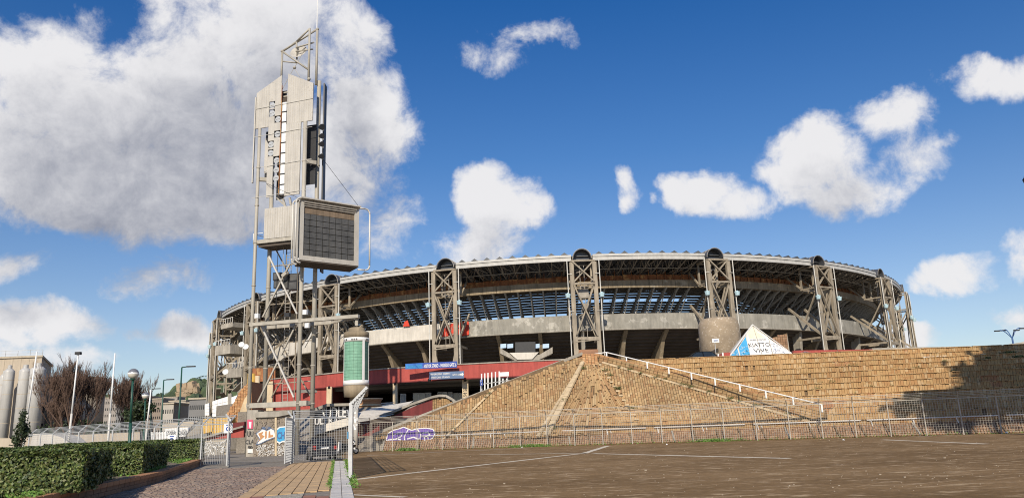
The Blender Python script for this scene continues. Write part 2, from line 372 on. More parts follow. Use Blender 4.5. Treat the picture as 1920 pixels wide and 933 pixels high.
def in_poly(x, y, pts):
    c = False; j = len(pts)-1
    for i in range(len(pts)):
        xi, yi = pts[i]; xj, yj = pts[j]
        if (yi > y) != (yj > y) and x < (xj-xi)*(y-yi)/(yj-yi)+xi: c = not c
        j = i
    return c
def bricks(poly, bw, bh, gap=.03, t=.08, jit=.02, udir=None, towards=None, stagger=True, fan=None):
    """bricks laid over a flat polygon; returns (bricks, backing) builders"""
    poly = [V(p) for p in poly]; o = poly[0]
    n = V((0,0,0))
    for i in range(1, len(poly)-1): n += (poly[i]-o).cross(poly[i+1]-o)
    n.normalize()
    c = sum(poly, V((0,0,0)))/len(poly)
    if n.dot((towards or EYE)-c) < 0: n = -n
    X = (V(udir) if udir else V((1,0,0))); X = (X-n*X.dot(n)).normalized(); Y = n.cross(X)
    poly = [p-n*((p-o).dot(n)) for p in poly]
    uv = [((p-o).dot(X), (p-o).dot(Y)) for p in poly]
    x0, x1 = min(u for u, v in uv), max(u for u, v in uv); y0, y1 = min(v for u, v in uv), max(v for u, v in uv)
    mb = MB()
    if fan is None:
        x = x0
        i = 0
        while x < x1:
            w = bw*random.uniform(.85, 1.15); y = y0 + (random.uniform(-bh, 0) if stagger else 0)
            while y < y1:
                h = bh*(random.uniform(.7, 1.25) if stagger else 1)
                if in_poly(x+w/2, y+h/2, uv):
                    tt = t+random.uniform(-jit, jit)
                    mb.box(o+X*(x+w/2)+Y*(y+h/2)+n*(tt/2), (w-gap*1.5, h-gap*.8, tt), (X, Y, n))
                y += h
            x += w; i += 1
    else:
        A, B, T = poly[:3]                     # strips converging on T
        nb = max(3, int((B-A).length/bw)); nv = max(3, int((T-(A+B)/2).length/bh))
        for i in range(nb):
            a, b = A.lerp(B, (i+.06)/nb), A.lerp(B, (i+.94)/nb)
            sh = random.random(); lift = random.uniform(-jit, jit)*1.5
            for j in range(-1, nv):
                v0, v1 = max(0, (j+sh)/nv), min(.985, (j+sh+.9)/nv)
                if v1-v0 < .01: continue
                if v0 > .55 and i % 2: continue
                ww = 1 if v0 <= .55 else 1.9
                bb = b if ww == 1 else A.lerp(B, min(1, (i+1.94)/nb))
                q = [a.lerp(T, v0), bb.lerp(T, v0), bb.lerp(T, v1), a.lerp(T, v1)]
                mb.prism(q, n*(t+lift+random.uniform(-jit, jit)))
    return mb, MB().prism([p-n*.02 for p in poly], -n*.25), n, X, Y
def stuff(o): o['kind'] = 'stuff'; return o
def spray(pts, X, Y, n, mat, parent, name='spray_paint', t=.012):
    return build(MB().prism(pts, n*t), name, mat, parent)
def leaves(mb, c, r, rnd, s=1.0, n=None):
    """one small leaf quad"""
    X = V((rnd.gauss(0,1), rnd.gauss(0,1), rnd.gauss(0,1))).normalized()
    if n is not None: X = (X*.62+n*.9).normalized()
    A = X.cross(V((rnd.gauss(0,1), rnd.gauss(0,1), rnd.gauss(0,1)))).normalized(); B = X.cross(A)
    c = V(c); a, b = r*s, r*s*.6
    mb.add([c-A*a, c-B*b, c+A*a, c+B*b], [(0,1,2,3)])
# ------------------------------------------------------------------ ground
def sheet(pts, z, name, mat, t=None):
    pts = [(p[0], p[1], z) for p in pts]
    a = sum(pts[i][0]*pts[(i+1)%len(pts)][1]-pts[(i+1)%len(pts)][0]*pts[i][1] for i in range(len(pts)))
    if a < 0: pts = pts[::-1]
    mb = MB().add(pts, [tuple(range(len(pts)))])
    return struct(mb, name, mat)
sheet([(-3000,-600),(3000,-600),(3000,5000),(-3000,5000)], -.02, 'ground', m_ground)
KD = V((-6.1, 26.65, 0)).normalized(); KN = V((KD.y, -KD.x, 0))          # along / right of the kerb strip
K0 = G(618, 933); K1 = G(650, 933)
def kl(y, off=0): t = (y-K0.y)/KD.y; p = K0+KD*t; return (p.x+off/KD.y, y, 0)
sheet([kl(8, .5), kl(70, .5), (-9,72), (6,68), (40,58), (90,45), (90,2), (-2,2)], 0, 'asphalt', m_asph)
sheet([(-60,5), kl(5, 0), kl(84, 0), (-24,100), (-60,100)], -.004, 'grey_pavement', m_plaza)
FB = [(-17.5,69.8),(-10.9,68.2),(6.66,63.2),(20,58.6),(32.4,53.4),(46,46.5),(62,38)]     # far fence line in plan
def fy(x):
    for a, b in zip(FB, FB[1:]):
        if x <= b[0]: break
    return a[1]+(b[1]-a[1])*(x-a[0])/(b[0]-a[0])
# painted lines
def line(a, b, w, n):
    a, b = V(a), V(b); a.z = b.z = 0; d = (b-a).normalized(); p = V((d.y,-d.x,0))*w/2
    mb = MB(); k = max(1, int((b-a).length/1.2)); vs = []; rnd = random.Random(n)
    for i in range(k+1):
        q = a.lerp(b, i/k); j = rnd.uniform(.85, 1.1)
        vs += [q-p*j+V((0,0,.004)), q+p*j+V((0,0,.004))]
    mb.add(vs, [(2*i, 2*i+1, 2*i+3, 2*i+2) for i in range(k)])
    return struct(mb, 'painted_line', m_line)
line(G(640,901), G(1098,848.5), .34, 1)
line(G(1094,849.2), G(1140,835), .40, 2)
line(G(900,851.5), G(1085,848.8), .34, 3)
line(G(1112,849.3), G(1480,858.5), .40, 4)
line(G(688,853), G(1000,838.5), .30, 5)
line(G(1655,823.5), G(1850,831.5), .34, 6)
line(G(645,926), G(760,931), .2, 7)
line(G(1700,818.5), G(1990,806), .2, 8)
# pale kerb stones beside the asphalt (each stone a part)
strip = thing('kerb_stone_strip', 'strip of pale grey kerb stones running between tan paving and brown asphalt', 'kerb', kl(20))
bed = build(MB().prism([kl(9,-.0), kl(9,.62), kl(48,.62), kl(48,0)], (0,0,.01)), 'mortar_bed', m_joint, strip)
y = 9.0
while y < 47.5:
    ln = random.uniform(.75, .95)
    for o_ in ((.02, .30), (.32, .60)):
        z = .045+random.uniform(-.006, .006)
        mb = MB().prism([kl(y+.015, o_[0]), kl(y+.015, o_[1]), kl(y+ln-.015, o_[1]), kl(y+ln-.015, o_[0])], (0,0,z))
        build(mb, 'kerb_stone', m_kerbs, strip)
    y += ln
# tan paving made of lines of slabs
tp = thing('tan_paved_strip', 'tan paving of long slab rows with dark joints beside the pale kerb', 'paving', kl(30,-1))
build(MB().prism([kl(21.5,-2.45), kl(23.5,-.02), kl(48,-.02), kl(48,-2.45)], (0,0,.012)), 'joint_bed', m_mortar, tp)
cnt = 0
for r_ in range(7):
    y = 23.4-(7-r_)*.28+.2
    while y < 47.6:
        ln = min(.62, 47.65-y)
        a0, a1 = -2.42+r_*.345, -2.42+r_*.345+.315
        mb = MB().prism([kl(y+.012,a0), kl(y+.012,a1), kl(y+ln-.012,a1), kl(y+ln-.012,a0)], (0,0,.035+random.uniform(-.004,.004)))
        build(mb, 'paving_slab', m_tanp, tp); y += ln; cnt += 1
rp = MB(); y = 9.
while y < 23.0:
    for q in range(7):
        a0 = -2.42+q*.345
        if y+q*.28 > 23.1-.5 +(q*.0): continue
        if 2 <= q <= 4 and y > 19.5: continue
        rp.prism([kl(y+.01,a0+.01), kl(y+.01,a0+.33), kl(y+.4,a0+.33), kl(y+.4,a0+.01)], (0,0,.03+random.uniform(-.005,.005)))
    y += .42
tag(build(rp, 'red_paving', m_redp), kind='structure')
sheet([kl(19.6,-1.75), kl(19.6,-.72), kl(22.6,-.72), kl(22.0,-1.75)], .02, 'gravel_patch', m_gravel)
# setts on the path
KB = [G(60,975), G(185,933), G(300,903), G(382,870)]     # planter kerb foot
def kbx(y):
    for a, b in zip(KB, KB[1:]):
        if y <= b.y: break
    return a.x+(b.x-a.x)*(y-a.y)/(b.y-a.y)
st = MB(); y = 17.0; row = 0; rnd = random.Random(11)
while y < 43:
    h = .115*(1+(y-17)*.035); x = kbx(y)+rnd.random()*.15; xe = kl(y)[0]-2.5
    if y < 21: xe = kl(y)[0]-2.45
    while x < xe-.1:
        w = rnd.uniform(.11, .16)*(1+(y-17)*.03); z = .028+rnd.uniform(-.007,.007); yy = y+rnd.uniform(-.012,.012)
        tx, ty = rnd.uniform(-.004,.004), rnd.uniform(-.004,.004); g = .008
        st.add([(x+g,yy+g,-.01),(x+w-g,yy+g,-.01),(x+w-g,yy+h-g,-.01),(x+g,yy+h-g,-.01),(x+g*1.6,yy+g*1.6,z+tx),(x+w-g*1.6,yy+g*1.6,z+ty),(x+w-g*1.6,yy+h-g*1.6,z-tx),(x+g*1.6,yy+h-g*1.6,z-ty)],
               [(4,5,6,7),(0,1,5,4),(1,2,6,5),(2,3,7,6),(3,0,4,7)]); x += w
    y += h
sett_o = stuff(build(st, 'cobbled_path', m_sett))
# ------------------------------------------------------------------ raised plaza and bridge over the underpass
PZ = 6.7
pl = MB().prism([(6.5,71.5,-.5),(62,71.5,-.5),(120,66,-.5),(260,120,-.5),(220,520,-.5),(-180,520,-.5),(-150,390,-.5),(-80,208,-.5),(-50,128,-.5),(-33.5,106,-.5),(-33.5,131,-.5),(6.5,131,-.5)], (0,0,PZ+.5))
struct(pl, 'upper_plaza', m_plaza)
lt = MB().prism([(-30,84,-.3),(6.3,84,-.3),(6.3,131.3,-.3),(-30,131.3,-.3)], (0,0,4.6))
struct(lt, 'lower_terrace', m_plaza)
ramp_m = MB().add([(-24,72,-.1),(5,70.5,-.1),(6.3,84.1,4.25),(-27,84.1,4.25),(-24,84.2,-.1),(5,84.2,-.1)], [(0,1,2,3),(0,3,4),(1,5,2)])
struct(ramp_m, 'sloping_ground', m_plaza)

# ------------------------------------------------------------------ brick mound
def onbase(px, z, off, py=815):
    Y = 62.
    for _ in range(12): Y = fy(P(px,py,Y).x)+off
    q = P(px, py, Y); return V((q.x, Y, z))
ZB = .75
b0 = onbase(702, ZB+.3, 1.9); b1 = onbase(830, ZB, 1.6); b2 = onbase(1028, ZB, 1.0); b3 = onbase(1213, ZB, 1.9); b4 = onbase(1552, ZB, 1.5)
pkL = P(1088,668,70); pk = P(1096,680,69.6); pk2 = P(1116,686,69.4); pk3 = P(1123,678,69.6)
Q = P(925,731,69.3)
mound = thing('brick_mound', 'tan brick pyramid mound with fanned ridges rising to a peak behind the fence', 'mound', (5,66,0))
def facet(poly, mat=m_brick, bw=.21, bh=.34, label=None, **k):
    mb, bk, n, X, Y = bricks(poly, bw, bh, **k)
    o = build(bk, 'slope_face', m_mortar, mound); b = stuff(build(mb, 'brickwork', mat, o)); return n, X, Y
facet([b0, b1, Q], bw=.22, bh=.40)
facet([b0, Q, pkL], bw=.30, bh=.22)
n2_, X2, Y2 = facet([b1, b2, pk])
facet([b1, pk, Q])
facet([pkL, Q, pk], bw=.25, bh=.3)
facet([b2, b3, pk2], bw=.26, bh=1.1, fan=True, t=.10, jit=.010)
facet([b2, pk2, pk])
facet([b3, b4, pk3])
facet([b3, pk3, pk2])
# ridge stones, dark valley strips and the notched ridge
for (A_, B_, w_, off_, cnt_) in ((b2, pk, .62, V((-.15,-.12,.12)), 16), (b2+V((-.9,0.1,0)), pk+V((-.15,0,0)), .34, V((0,-.02,.02)), 20), (b1, Q, .35, V((0,-.06,.06)), 12)):
    mb = MB(); rnd = random.Random(4)
    for i in range(cnt_):
        a = A_.lerp(B_, (i+.03)/cnt_)+off_; b = A_.lerp(B_, (i+.97)/cnt_)+off_
        mb.beam(a, b, w_*(1-.45*i/cnt_)*rnd.uniform(.9,1.08), .16+rnd.uniform(-.02,.02))
    build(mb, 'ridge_stones', m_ridge, mound)
for i in range(15):
    a = b3.lerp(pk3, .04+i/15.5); w_ = .55-.02*i
    mb = MB().box(a+V((-.12,-.06,.07)), (w_*.8, .24, .12)); build(mb, 'notch_stone', m_ridge, mound)
for i in range(26):
    a = b4.lerp(pk3, .02+i/27)+V((0,-.07,.06)); b = b4.lerp(pk3, .02+(i+.95)/27)+V((0,-.07,.06))
    build(MB().beam(a, b, .2, .14), 'edge_stone', m_ridge, mound)
# parapet band climbing on the right
pr0, pr1 = P(1118,664,69.9), P(1548,768,b4.y+.45)
back = pr0.lerp(pr1, 1)
o_pb = thing('brick_parapet', 'long tan brick parapet sloping down from the mound peak towards the right', 'parapet', (14,63,0))
def on(o, fn): return fn
mb, bk, n, X, Y = bricks([b4+V((.2,.3,0)), P(1123,677,69.8), pr0, pr1], .42, .22, udir=pr0-pr1, stagger=False)
ff = build(bk, 'wall_face', m_mortar, o_pb); stuff(build(mb, 'brickwork', m_brick, ff))
mb = MB(); k = 40
for i in range(k):
    a = pr1.lerp(pr0, (i+.04)/k); b = pr1.lerp(pr0, (i+.96)/k); mb.beam(a+V((0,.2,.05)), b+V((0,.2,.05)), .5, .1+random.uniform(-.01,.01))
stuff(build(mb, 'coping_brick', m_brickbrown, o_pb))
build(MB().prism([b4+V((.2,.75,-.5)), P(1123,677,69.8)+V((0,.45,-.5)), pr0+V((0,.45,-.05)), pr1+V((0,.3,-.05))], (0,.35,0)), 'wall_core', m_mortar, o_pb)
# peak block
mb, bk, n, X, Y = bricks([P(1088,684,69.5), P(1122,684,69.5), P(1120,663,69.9), P(1094,664,69.9)], .26, .16, stagger=False)
pkf = build(bk, 'peak_block', m_mortar, mound); stuff(build(mb, 'brickwork', m_brickbrown, pkf))
mb = MB().prism([pkL+V((-.2,0,-.4)), P(1122,663,69.9)+V((0,0,-.4)), P(1122,663,73), P(1086,664,73)], (0,0,.45)); build(mb, 'peak_cap', m_brickbrown, mound)
# filling body behind the faces so that it reads solid from the side
body = MB().add([b0+V((0,1,-1)), b4+V((0,1,-1)), b4+V((-3,9,-1)), b0+V((1.5,3.5,-1)), pkL+V((-.3,1,-.4)), pk3+V((0,1,-.4))], [(0,1,5,4),(1,2,5),(2,3,4,5),(3,0,4)])
build(body, 'mound_core', m_mortar, mound)
# concrete coping on the left edge: slabs
cp = thing('ramp_coping', 'long pale concrete coping sloping down left from the mound peak', 'coping', (-4,69.5,0))
c0, c1 = P(1093,662,69.9), b0+V((-.2,.2,.35)); k = 14
for i in range(k):
    a = c1.lerp(c0, (i+.008)/k); b = c1.lerp(c0, (i+.992)/k)
    build(MB().beam(a+V((0,.45,0)), b+V((0,.45,0)), 1.1, .26), 'coping_slab', m_conc, cp)
build(MB().prism([c1+V((0,.3,-.1)), c0+V((0,.3,-.1)), V((c0.x,c0.y+.3,0)), V((c1.x,c1.y+.3,0))], (0,.5,0)), 'wall_body', m_conc, cp)
# sloped red-brown kerb wall at the foot with raised ribs
kw = thing('sloped_brick_kerb', 'low red brick kerb wall with slanting ribs along the foot of the mound', 'low wall', (6,64,0))
xs = [-11.9+i*1.6 for i in range(45)]
for i in range(len(xs)-1):
    xa, xb = xs[i], xs[i+1]
    q = [V((xa, fy(xa)+.55, .0)), V((xb, fy(xb)+.55, .0)), V((xb, fy(xb)+1.45, .78)), V((xa, fy(xa)+1.45, .78))]
    mb, bk, n, X, Y = bricks(q, .2, .2, t=.05, udir=(xb-xa, fy(xb)-fy(xa), 0), stagger=False)
    f_ = build(bk, 'kerb_panel', m_mortar, kw); stuff(build(mb, 'brickwork', m_brickred, f_))
    build(MB().beam(q[0]+V((0,-.05,.05)), q[3]+V((0,-.05,.08)), .12, .14), 'rib', m_conc if i % 5 == 0 else m_mortar, kw)
    build(MB().beam(q[3]+V((0,.1,.03)), q[2]+V((0,.1,.03)), .3, .1), 'cap_stone', m_brickred, kw)
# ------------------------------------------------------------------ terraces to the right
ter = thing('brick_terrace', 'wide stepped wall of tan brick tiers filling the right side behind the fence', 'terrace', (35,64,0))
NT = 13; ZT = 7.15
def tp_(x, k):                          # front line of tier k
    f_ = k/NT
    return (fy(x)+1.6)*(1-f_)+70.8*f_
for k in range(NT):
    z0 = ZB+(ZT-ZB)*k/NT; z1 = ZB+(ZT-ZB)*(k+1)/NT
    x0t = 6.6+ (0 if k > 9 else 0)
    xx = [x0t+i*3.1 for i in range(18)]
    mb = MB(); br = MB()
    for xa, xb in zip(xx, xx[1:]):
        A, B = V((xa, tp_(xa,k), z0)), V((xb, tp_(xb,k), z0))
        D = (B-A).normalized(); nn_ = V((D.y,-D.x,0)); ln = (B-A).length
        mb.prism([A+V((0,0,-.4)), B+V((0,0,-.4)), V((xb, tp_(xb,k)+2.6, z0-.4)), V((xa, tp_(xa,k)+2.6, z0-.4))], (0,0,z1-z0+.385))
        t = 0; hz = z1-z0
        while t < ln-.05:
            w = random.uniform(.14,.26); w = min(w, ln-t); hh = hz-.055-random.choice((0,0,0,.01,.02,.04) )
            if random.random() < .35:
                h1 = hz*random.uniform(.35,.6)
                br.box(A+D*(t+w/2)+nn_*.04+V((0,0,h1/2+.01)), (w-.02, .12+random.uniform(-.03,.03), h1-.02), (D, nn_, V((0,0,1))))
                br.box(A+D*(t+w/2)+nn_*.04+V((0,0,(h1+hz)/2-.02)), (w-.02, .12+random.uniform(-.03,.03), hz-h1-.045), (D, nn_, V((0,0,1))))
            elif random.random() > .012:
                br.box(A+D*(t+w/2)+nn_*.04+V((0,0,hh/2+.01)), (w-.02, .12+random.uniform(-.035,.035), hh), (D, nn_, V((0,0,1))))
            t += w
        # header course along the top of the riser
        t = 0
        while t < ln-.05:
            w = min(random.uniform(.2,.34), ln-t)
            if random.random() > .07: br.box(A+D*(t+w/2)+nn_*(.07)+V((0,0,hz-.02+random.uniform(-.008,.008))), (w-.02, .22+random.uniform(-.05,.05), .055), (D, nn_, V((0,0,1))))
            t += w
    tr = build(mb, 'tier', m_mortar, ter); stuff(build(br, 'tier_bricks', m_brick2, tr))
# dark weathered slot near the top left of the terrace
build(MB().beam((20.2,69.2,6.28), (34.5,69.2,6.28), .3, .1), 'dark_ledge', m_conc, ter)
build(MB().prism([(34,71.6,6.8),(60,71.6,6.8),(60,74,6.8),(34,74,6.8)], (0,0,.3)), 'top_walk', m_conc, ter)
# weeds growing out of the tiers and along the foot
def tuft(loc, r, h, n, mat, label, cat='weed', group=None, name='weed'):
    rnd = random.Random(int(loc[0]*100+loc[1])); mb = MB()
    for i in range(n):
        a = rnd.uniform(0, 2*pi); q = V(loc)+V((cos(a)*rnd.random()*r, sin(a)*rnd.random()*r*.6, rnd.random()*h*.8))
        leaves(mb, q, .09, rnd, rnd.uniform(.6,1.3))
    return tag(build(mb, name, mat), label, cat, group)
def terpt(px, py):
    best = None
    for i in range(140):
        Y = 54+i*.13; q = P(px, py, Y); k = (q.z-ZB)/(ZT-ZB)*NT
        e = abs(tp_(q.x, max(0, min(NT, k)))-Y)
        if best is None or e < best[0]: best = (e, q)
    return best[1]
for px, py, r, lab in ((1771,679,.28,'green weed tuft growing from the upper brick tiers'),(1776,689,.2,'small yellowish weed just below the green tuft on the tiers'),(1851,674,.35,'upright weed beside the pale block on the terrace top'),(1893,668,.6,'large dark bush at the top right end of the terrace'),(1838,678,.22,'weed hanging over the edge of the terrace shadow'),(1762,664,.14,'tiny weed in the top tier above the white scrawl'),(1910,676,.6,'spreading shrub at the far right on the terrace')):
    q = terpt(px, py); tuft(q+V((0,-.15,-.1)), r, r*1.1, int(160*r/.3), m_dry, lab, 'weed')
text('PEOPLE', m_wspray, ter, terpt(1750,671)+V((0,-.3,0)), (1,0,0), (0,0,1), 2.0, .30, 'white_scrawl', .02, .01)
for px, h, w in ((1841,.45,.38),(1768,.2,.5)):
    q = terpt(px, 668); tag(build(MB().box(q+V((0,-.2,0)), (w,.3,h)), 'stone_block', m_ridge), 'pale block with a dark notch standing on the terrace top' if px > 1800 else 'flat pale stone lying on the upper edge of the terrace', 'stone block')
wm = MB(); rnd = random.Random(33)
for (A_, B_, k_) in ((b4, pk3, 16), (b3, pk3, 7), (b1, Q, 4), (b2, pk, 4)):
    for i in range(k_):
        c = A_.lerp(B_, rnd.uniform(.08,.97))+V((rnd.uniform(-.2,.2),-.2,.08)); rr_s = rnd.uniform(.06,.2)
        for j in range(int(60*rr_s/.15)): leaves(wm, c+V((rnd.gauss(0,rr_s),rnd.gauss(0,.06),abs(rnd.gauss(0,rr_s*.6)))), .05, rnd)
stuff(build(wm, 'joint_weeds', m_dry, mound))
wm = MB()
for i in range(70):
    k = rnd.randint(3, NT-1); x = rnd.uniform(24, 56); z = ZB+(ZT-ZB)*k/NT; c = V((x, tp_(x,k)-.08, z+.03)); rr_s = rnd.uniform(.04,.16)*(1.5 if x > 40 else 1)
    for j in range(int(50*rr_s/.12)): leaves(wm, c+V((rnd.gauss(0,rr_s*1.6),rnd.gauss(0,.05),abs(rnd.gauss(0,rr_s*.6)))), .05, rnd)
stuff(build(wm, 'joint_weeds', m_dry, ter))
# railings
def rail(name, pts, drop, lab, r=.055, every=1, cat='handrail'):
    t = thing(name, lab, cat, V(pts[0])); build(MB().path(pts, r, 8), 'rail', m_white, t)
    for p in pts[::every]: build(MB().beam(V(p)+V((0,0,0)), V(p)-V((0,0,drop)), .11, .11), 'post', m_white, t)
    return t
rp_ = [P(1115,663,70.1), P(1137,660,69.7)] + [P(1137,660,69.7).lerp(P(1540,757.5,57.6), i/9) for i in range(1, 10)]
rail('white_handrail', rp_, .55, 'white handrail sloping down along the brick parapet from the mound peak', .045)
segs = [(-8.5,.2,'leftmost low white rail crossing the purple graffiti'),(-1.5,3.2,'low white rail in front of the left slope of the mound'),(3.6,10.2,'low white rail below the fanned ridges of the mound'),(10.8,17.4,'low white rail below the notched ridge'),(18,25,'low white rail where the mound meets the terrace'),(25.4,33,'low white rail at the foot of the shaded terrace corner'),(33.4,41,'low white rail deep in the shadow on the right')]
for a, b, lab in segs:
    k = max(2, round((b-a)/2.9)); pts = [V((a+(b-a)*i/k, fy(a+(b-a)*i/k)+1.35, 1.18)) for i in range(k+1)]
    t = thing('low_rail', lab, 'rail', pts[0], 'low white rails along the brick wall'); build(MB().path(pts, .045, 6), 'rail', m_white, t)
    for p in pts[:-1]:
        for dx in (.25, .55): build(MB().beam(p+V((dx,.0,0)), p+V((dx+.06,-.1,-.42)), .07, .05), 'leg', m_white, t)
pts = [terpt(px, py)+V((0,-.5,0)) for px, py in ((1590,756),(1663,753),(1730,750),(1785,748),(1850,745),(1930,741))]
t = rail('upper_rail', pts, .55, 'white rail with short posts standing on the lower tiers at right', .05)
# purple and green graffiti on the left slope
def on_facet(px, py): return PP(px, py, b1+n2_*.12, n2_)
nL = (b1-b0).cross(Q-b0).normalized(); nL = nL if nL.dot(EYE-b0) > 0 else -nL
def onF(px, py): return PP(px, py, b1+nL*.14, nL)
gr = thing('purple_graffiti', 'large purple and white graffiti sprayed low on the brick slope behind the fence', 'graffiti', (-9,66,0))
base_pts = [(724,824),(728,812),(737,806),(746,804),(757,800),(772,806),(782,803),(800,802),(812,804),(816,812),(812,820),(800,827),(786,832),(770,830),(752,832),(736,832)]
build(MB().prism([onF(x,y) for x, y in base_pts], nL*.01), 'purple_fill', m_purple, gr)
def stroke(pts, w=.09, mat=m_wspray, nm='white_outline', o=.02):
    mb = MB()
    for a, b in zip(pts, pts[1:]): mb.beam(onF(*a)+nL*o, onF(*b)+nL*o, w, .012, up=nL)
    build(mb, nm, mat, gr)
stroke(base_pts+[base_pts[0]]); stroke([(738,815),(746,811),(755,811),(752,818),(742,822)]); stroke([(760,830),(758,818),(766,804)]); stroke([(764,822),(776,819),(786,823)],.12); stroke([(783,804),(789,814),(786,832)]); stroke([(792,812),(802,809),(806,814),(798,818)],.12); stroke([(728,824),(745,822),(752,824),(750,832)],.1)
tg = [(831,794),(836,790),(845,792),(848,795),(843,799),(835,799),(831,801)]
gq = thing('green_tag', 'small dark green spray tag on the brick slope right of the purple graffiti', 'graffiti', (-5,66,0))
n2b = n2_ if n2_.dot(EYE-b1) > 0 else -n2_
build(MB().prism([PP(x,y,b1+n2b*.16,n2b) for x, y in tg], n2b*.01), 'spray_paint', m_gspray, gq)
# grass along the foot of the fence
gm = MB(); rnd = random.Random(5)
for i in range(5200):
    x = rnd.choice((rnd.gauss(.8,.9), rnd.gauss(14.8,.8), rnd.uniform(-12,40), rnd.gauss(-9.6,.5))); q = V((x, fy(x)+rnd.uniform(-.5,.5), rnd.random()**2*.22)); leaves(gm, q, .05, rnd)
for i in range(2500):
    y = rnd.uniform(24,48); q = V(kl(y, rnd.choice((rnd.gauss(.68,.08), rnd.gauss(-.05,.04))))); q.z = rnd.random()**2*.14+.01; leaves(gm, q, .035, rnd)
tag(build(gm, 'weeds', m_grass), kind='stuff')
# ------------------------------------------------------------------ stadium
EC = (10.70, 262.45, 104.5, 119.9, .0969, -.0876); BAY = radians(14.4)
def S(t, dr, z):
    cx_, cy_, a, b, ro_, _ = EC; x = (a+dr)*sin(t); y = -(b+dr)*cos(t); c, s = cos(ro_), sin(ro_)
    return V((cx_+c*x-s*y, cy_+s*x+c*y, z))
def tk(k): return EC[5]+BAY*k
def outdir(t): return (S(t,1,0)-S(t,0,0)).normalized()
stad = thing('stadium', 'huge oval concrete stadium with lattice towers and open raking stands under a ring roof', 'stadium', (EC[0],EC[1],PZ))
HB = .0195                               # half angle taken by a tower
def ring(name, mat, dr0, dr1, z0, z1, ks, e=.0, seg=6, group=None, lab=None, zc=0):
    for k in ks:
        mb = MB(); ta, tb = tk(k)+e, tk(k+1)-e
        for i in range(seg):
            t0, t1 = ta+(tb-ta)*i/seg, ta+(tb-ta)*(i+1)/seg
            q = [S(t0,dr0,z0), S(t1,dr0,z0), S(t1,dr1,z0), S(t0,dr1,z0)]
            w = [V((p.x,p.y,z1)) for p in q]
            mb.add(q+w, [(0,1,5,4),(2,3,7,6),(3,2,1,0),(4,5,6,7)]+([(0,4,7,3)] if i == 0 else [])+([(1,2,6,5)] if i == seg-1 else []))
        o = build(mb, name(k) if callable(name) else name, mat(k) if callable(mat) else mat, stad)
ALL = range(-12, 13)
FRONT = range(-7, 8)
ring('lower_ring_beam', lambda k: m_ringw if k in (-2,-3,-4,-5) else m_ring, -5, -6.2, 19.3, 22.2, ALL, 0)
ring('ring_lip', m_conc, -4.85, -6.2, 19.12, 19.29, FRONT, 0)
# upper ring of separate panels
for k in FRONT:
    npn = 9
    for i in range(npn):
        t0, t1 = tk(k)+BAY*(i+.012)/npn, tk(k)+BAY*(i+.988)/npn
        q = [S(t0,-6,27.5), S(t1,-6,27.5), S(t1,-6.5,27.5), S(t0,-6.5,27.5)]
        build(MB().prism(q, (0,0,1.45)), 'ring_panel', m_up, stad)
ring('upper_ring_core', m_up, -6.3, -7.4, 27.55, 28.85, ALL, 0)
# rusty seat-back strip and posts above the upper ring
for k in FRONT:
    mb = MB(); pm = MB(); npn = 14
    for i in range(npn):
        t0, t1 = tk(k)+BAY*(i+.03)/npn, tk(k)+BAY*(i+.97)/npn
        h = 30.25+random.uniform(-.15,.15)
        mb.prism([S(t0,-7.5,28.8), S(t1,-7.5,28.8), S(t1,-7.5,h), S(t0,-7.5,h)], outdir(t0)*.06)
        pm.beam(S(t0,-7.3,28.8), S(t0,-7.3,31.2), .14, .12)
    stuff(build(mb, 'rusty_strip', m_rust, stad)); stuff(build(pm, 'stub_posts', m_rust, stad))
# raking beams carrying the upper tier and treads
rk = MB(); A_, B_ = V((0,0,0)), V((12.2,0,5.6))
rk.beam(A_, B_, .32, .62)
for i in range(14):
    q = A_.lerp(B_, (i+.5)/14); rk.box(q+V((0,0,.36)), (.78,.32,.34))
rk_me = rk.mesh('raker_beam', m_rake)
tr_ = MB()
tr_.beam((1.5,0,.4), (1.5,0,-2.2), .16); tr_.beam((1.5,0,-2.1), (6.5,0,2.6), .16); tr_.beam((6.5,0,2.6), (6.5,0,.6), .12); tr_.beam((6.5,0,.6), (11.,0,4.7), .14)
for q in (3.0, 8.2): tr_.beam((q, -.9, q*.459-.35), (q, 0, q*.459-.1), .1)
tr_me = tr_.mesh('raker_strut', m_rake)
def inst(name, me, t, dr, z, parent):
    o = bpy.data.objects.new(name, me); col.objects.link(o); o.parent = parent
    d = outdir(t); p = S(t, dr, z); o.location = p-wloc(parent); o.rotation_euler = (0,0,atan2(d.y,d.x)); return o
for k in FRONT:
    for i in range(9):
        t = tk(k)+BAY*(i+.9)/9.8; inst('raker_beam', rk_me, t, -18.6, 22.1, stad)
        inst('raker_strut', tr_me, t, -18.6, 22.1, stad)
for k in FRONT:
    for i in range(14):
        if (k*31+i*17) % 29 == 3: continue
        f_ = (i+.5)/14; dr = -18.6+12.2*f_; z = 22.45+5.6*f_+.3
        mb = MB(); seg = 5
        for j in range(seg):
            t0, t1 = tk(k)+BAY*j/seg, tk(k)+BAY*(j+1)/seg
            mb.prism([S(t0,dr-.36,z), S(t1,dr-.36,z), S(t1,dr+.36,z), S(t0,dr+.36,z-.06)], (0,0,.37))
        build(mb, 'stand_tread', m_plank, stad)
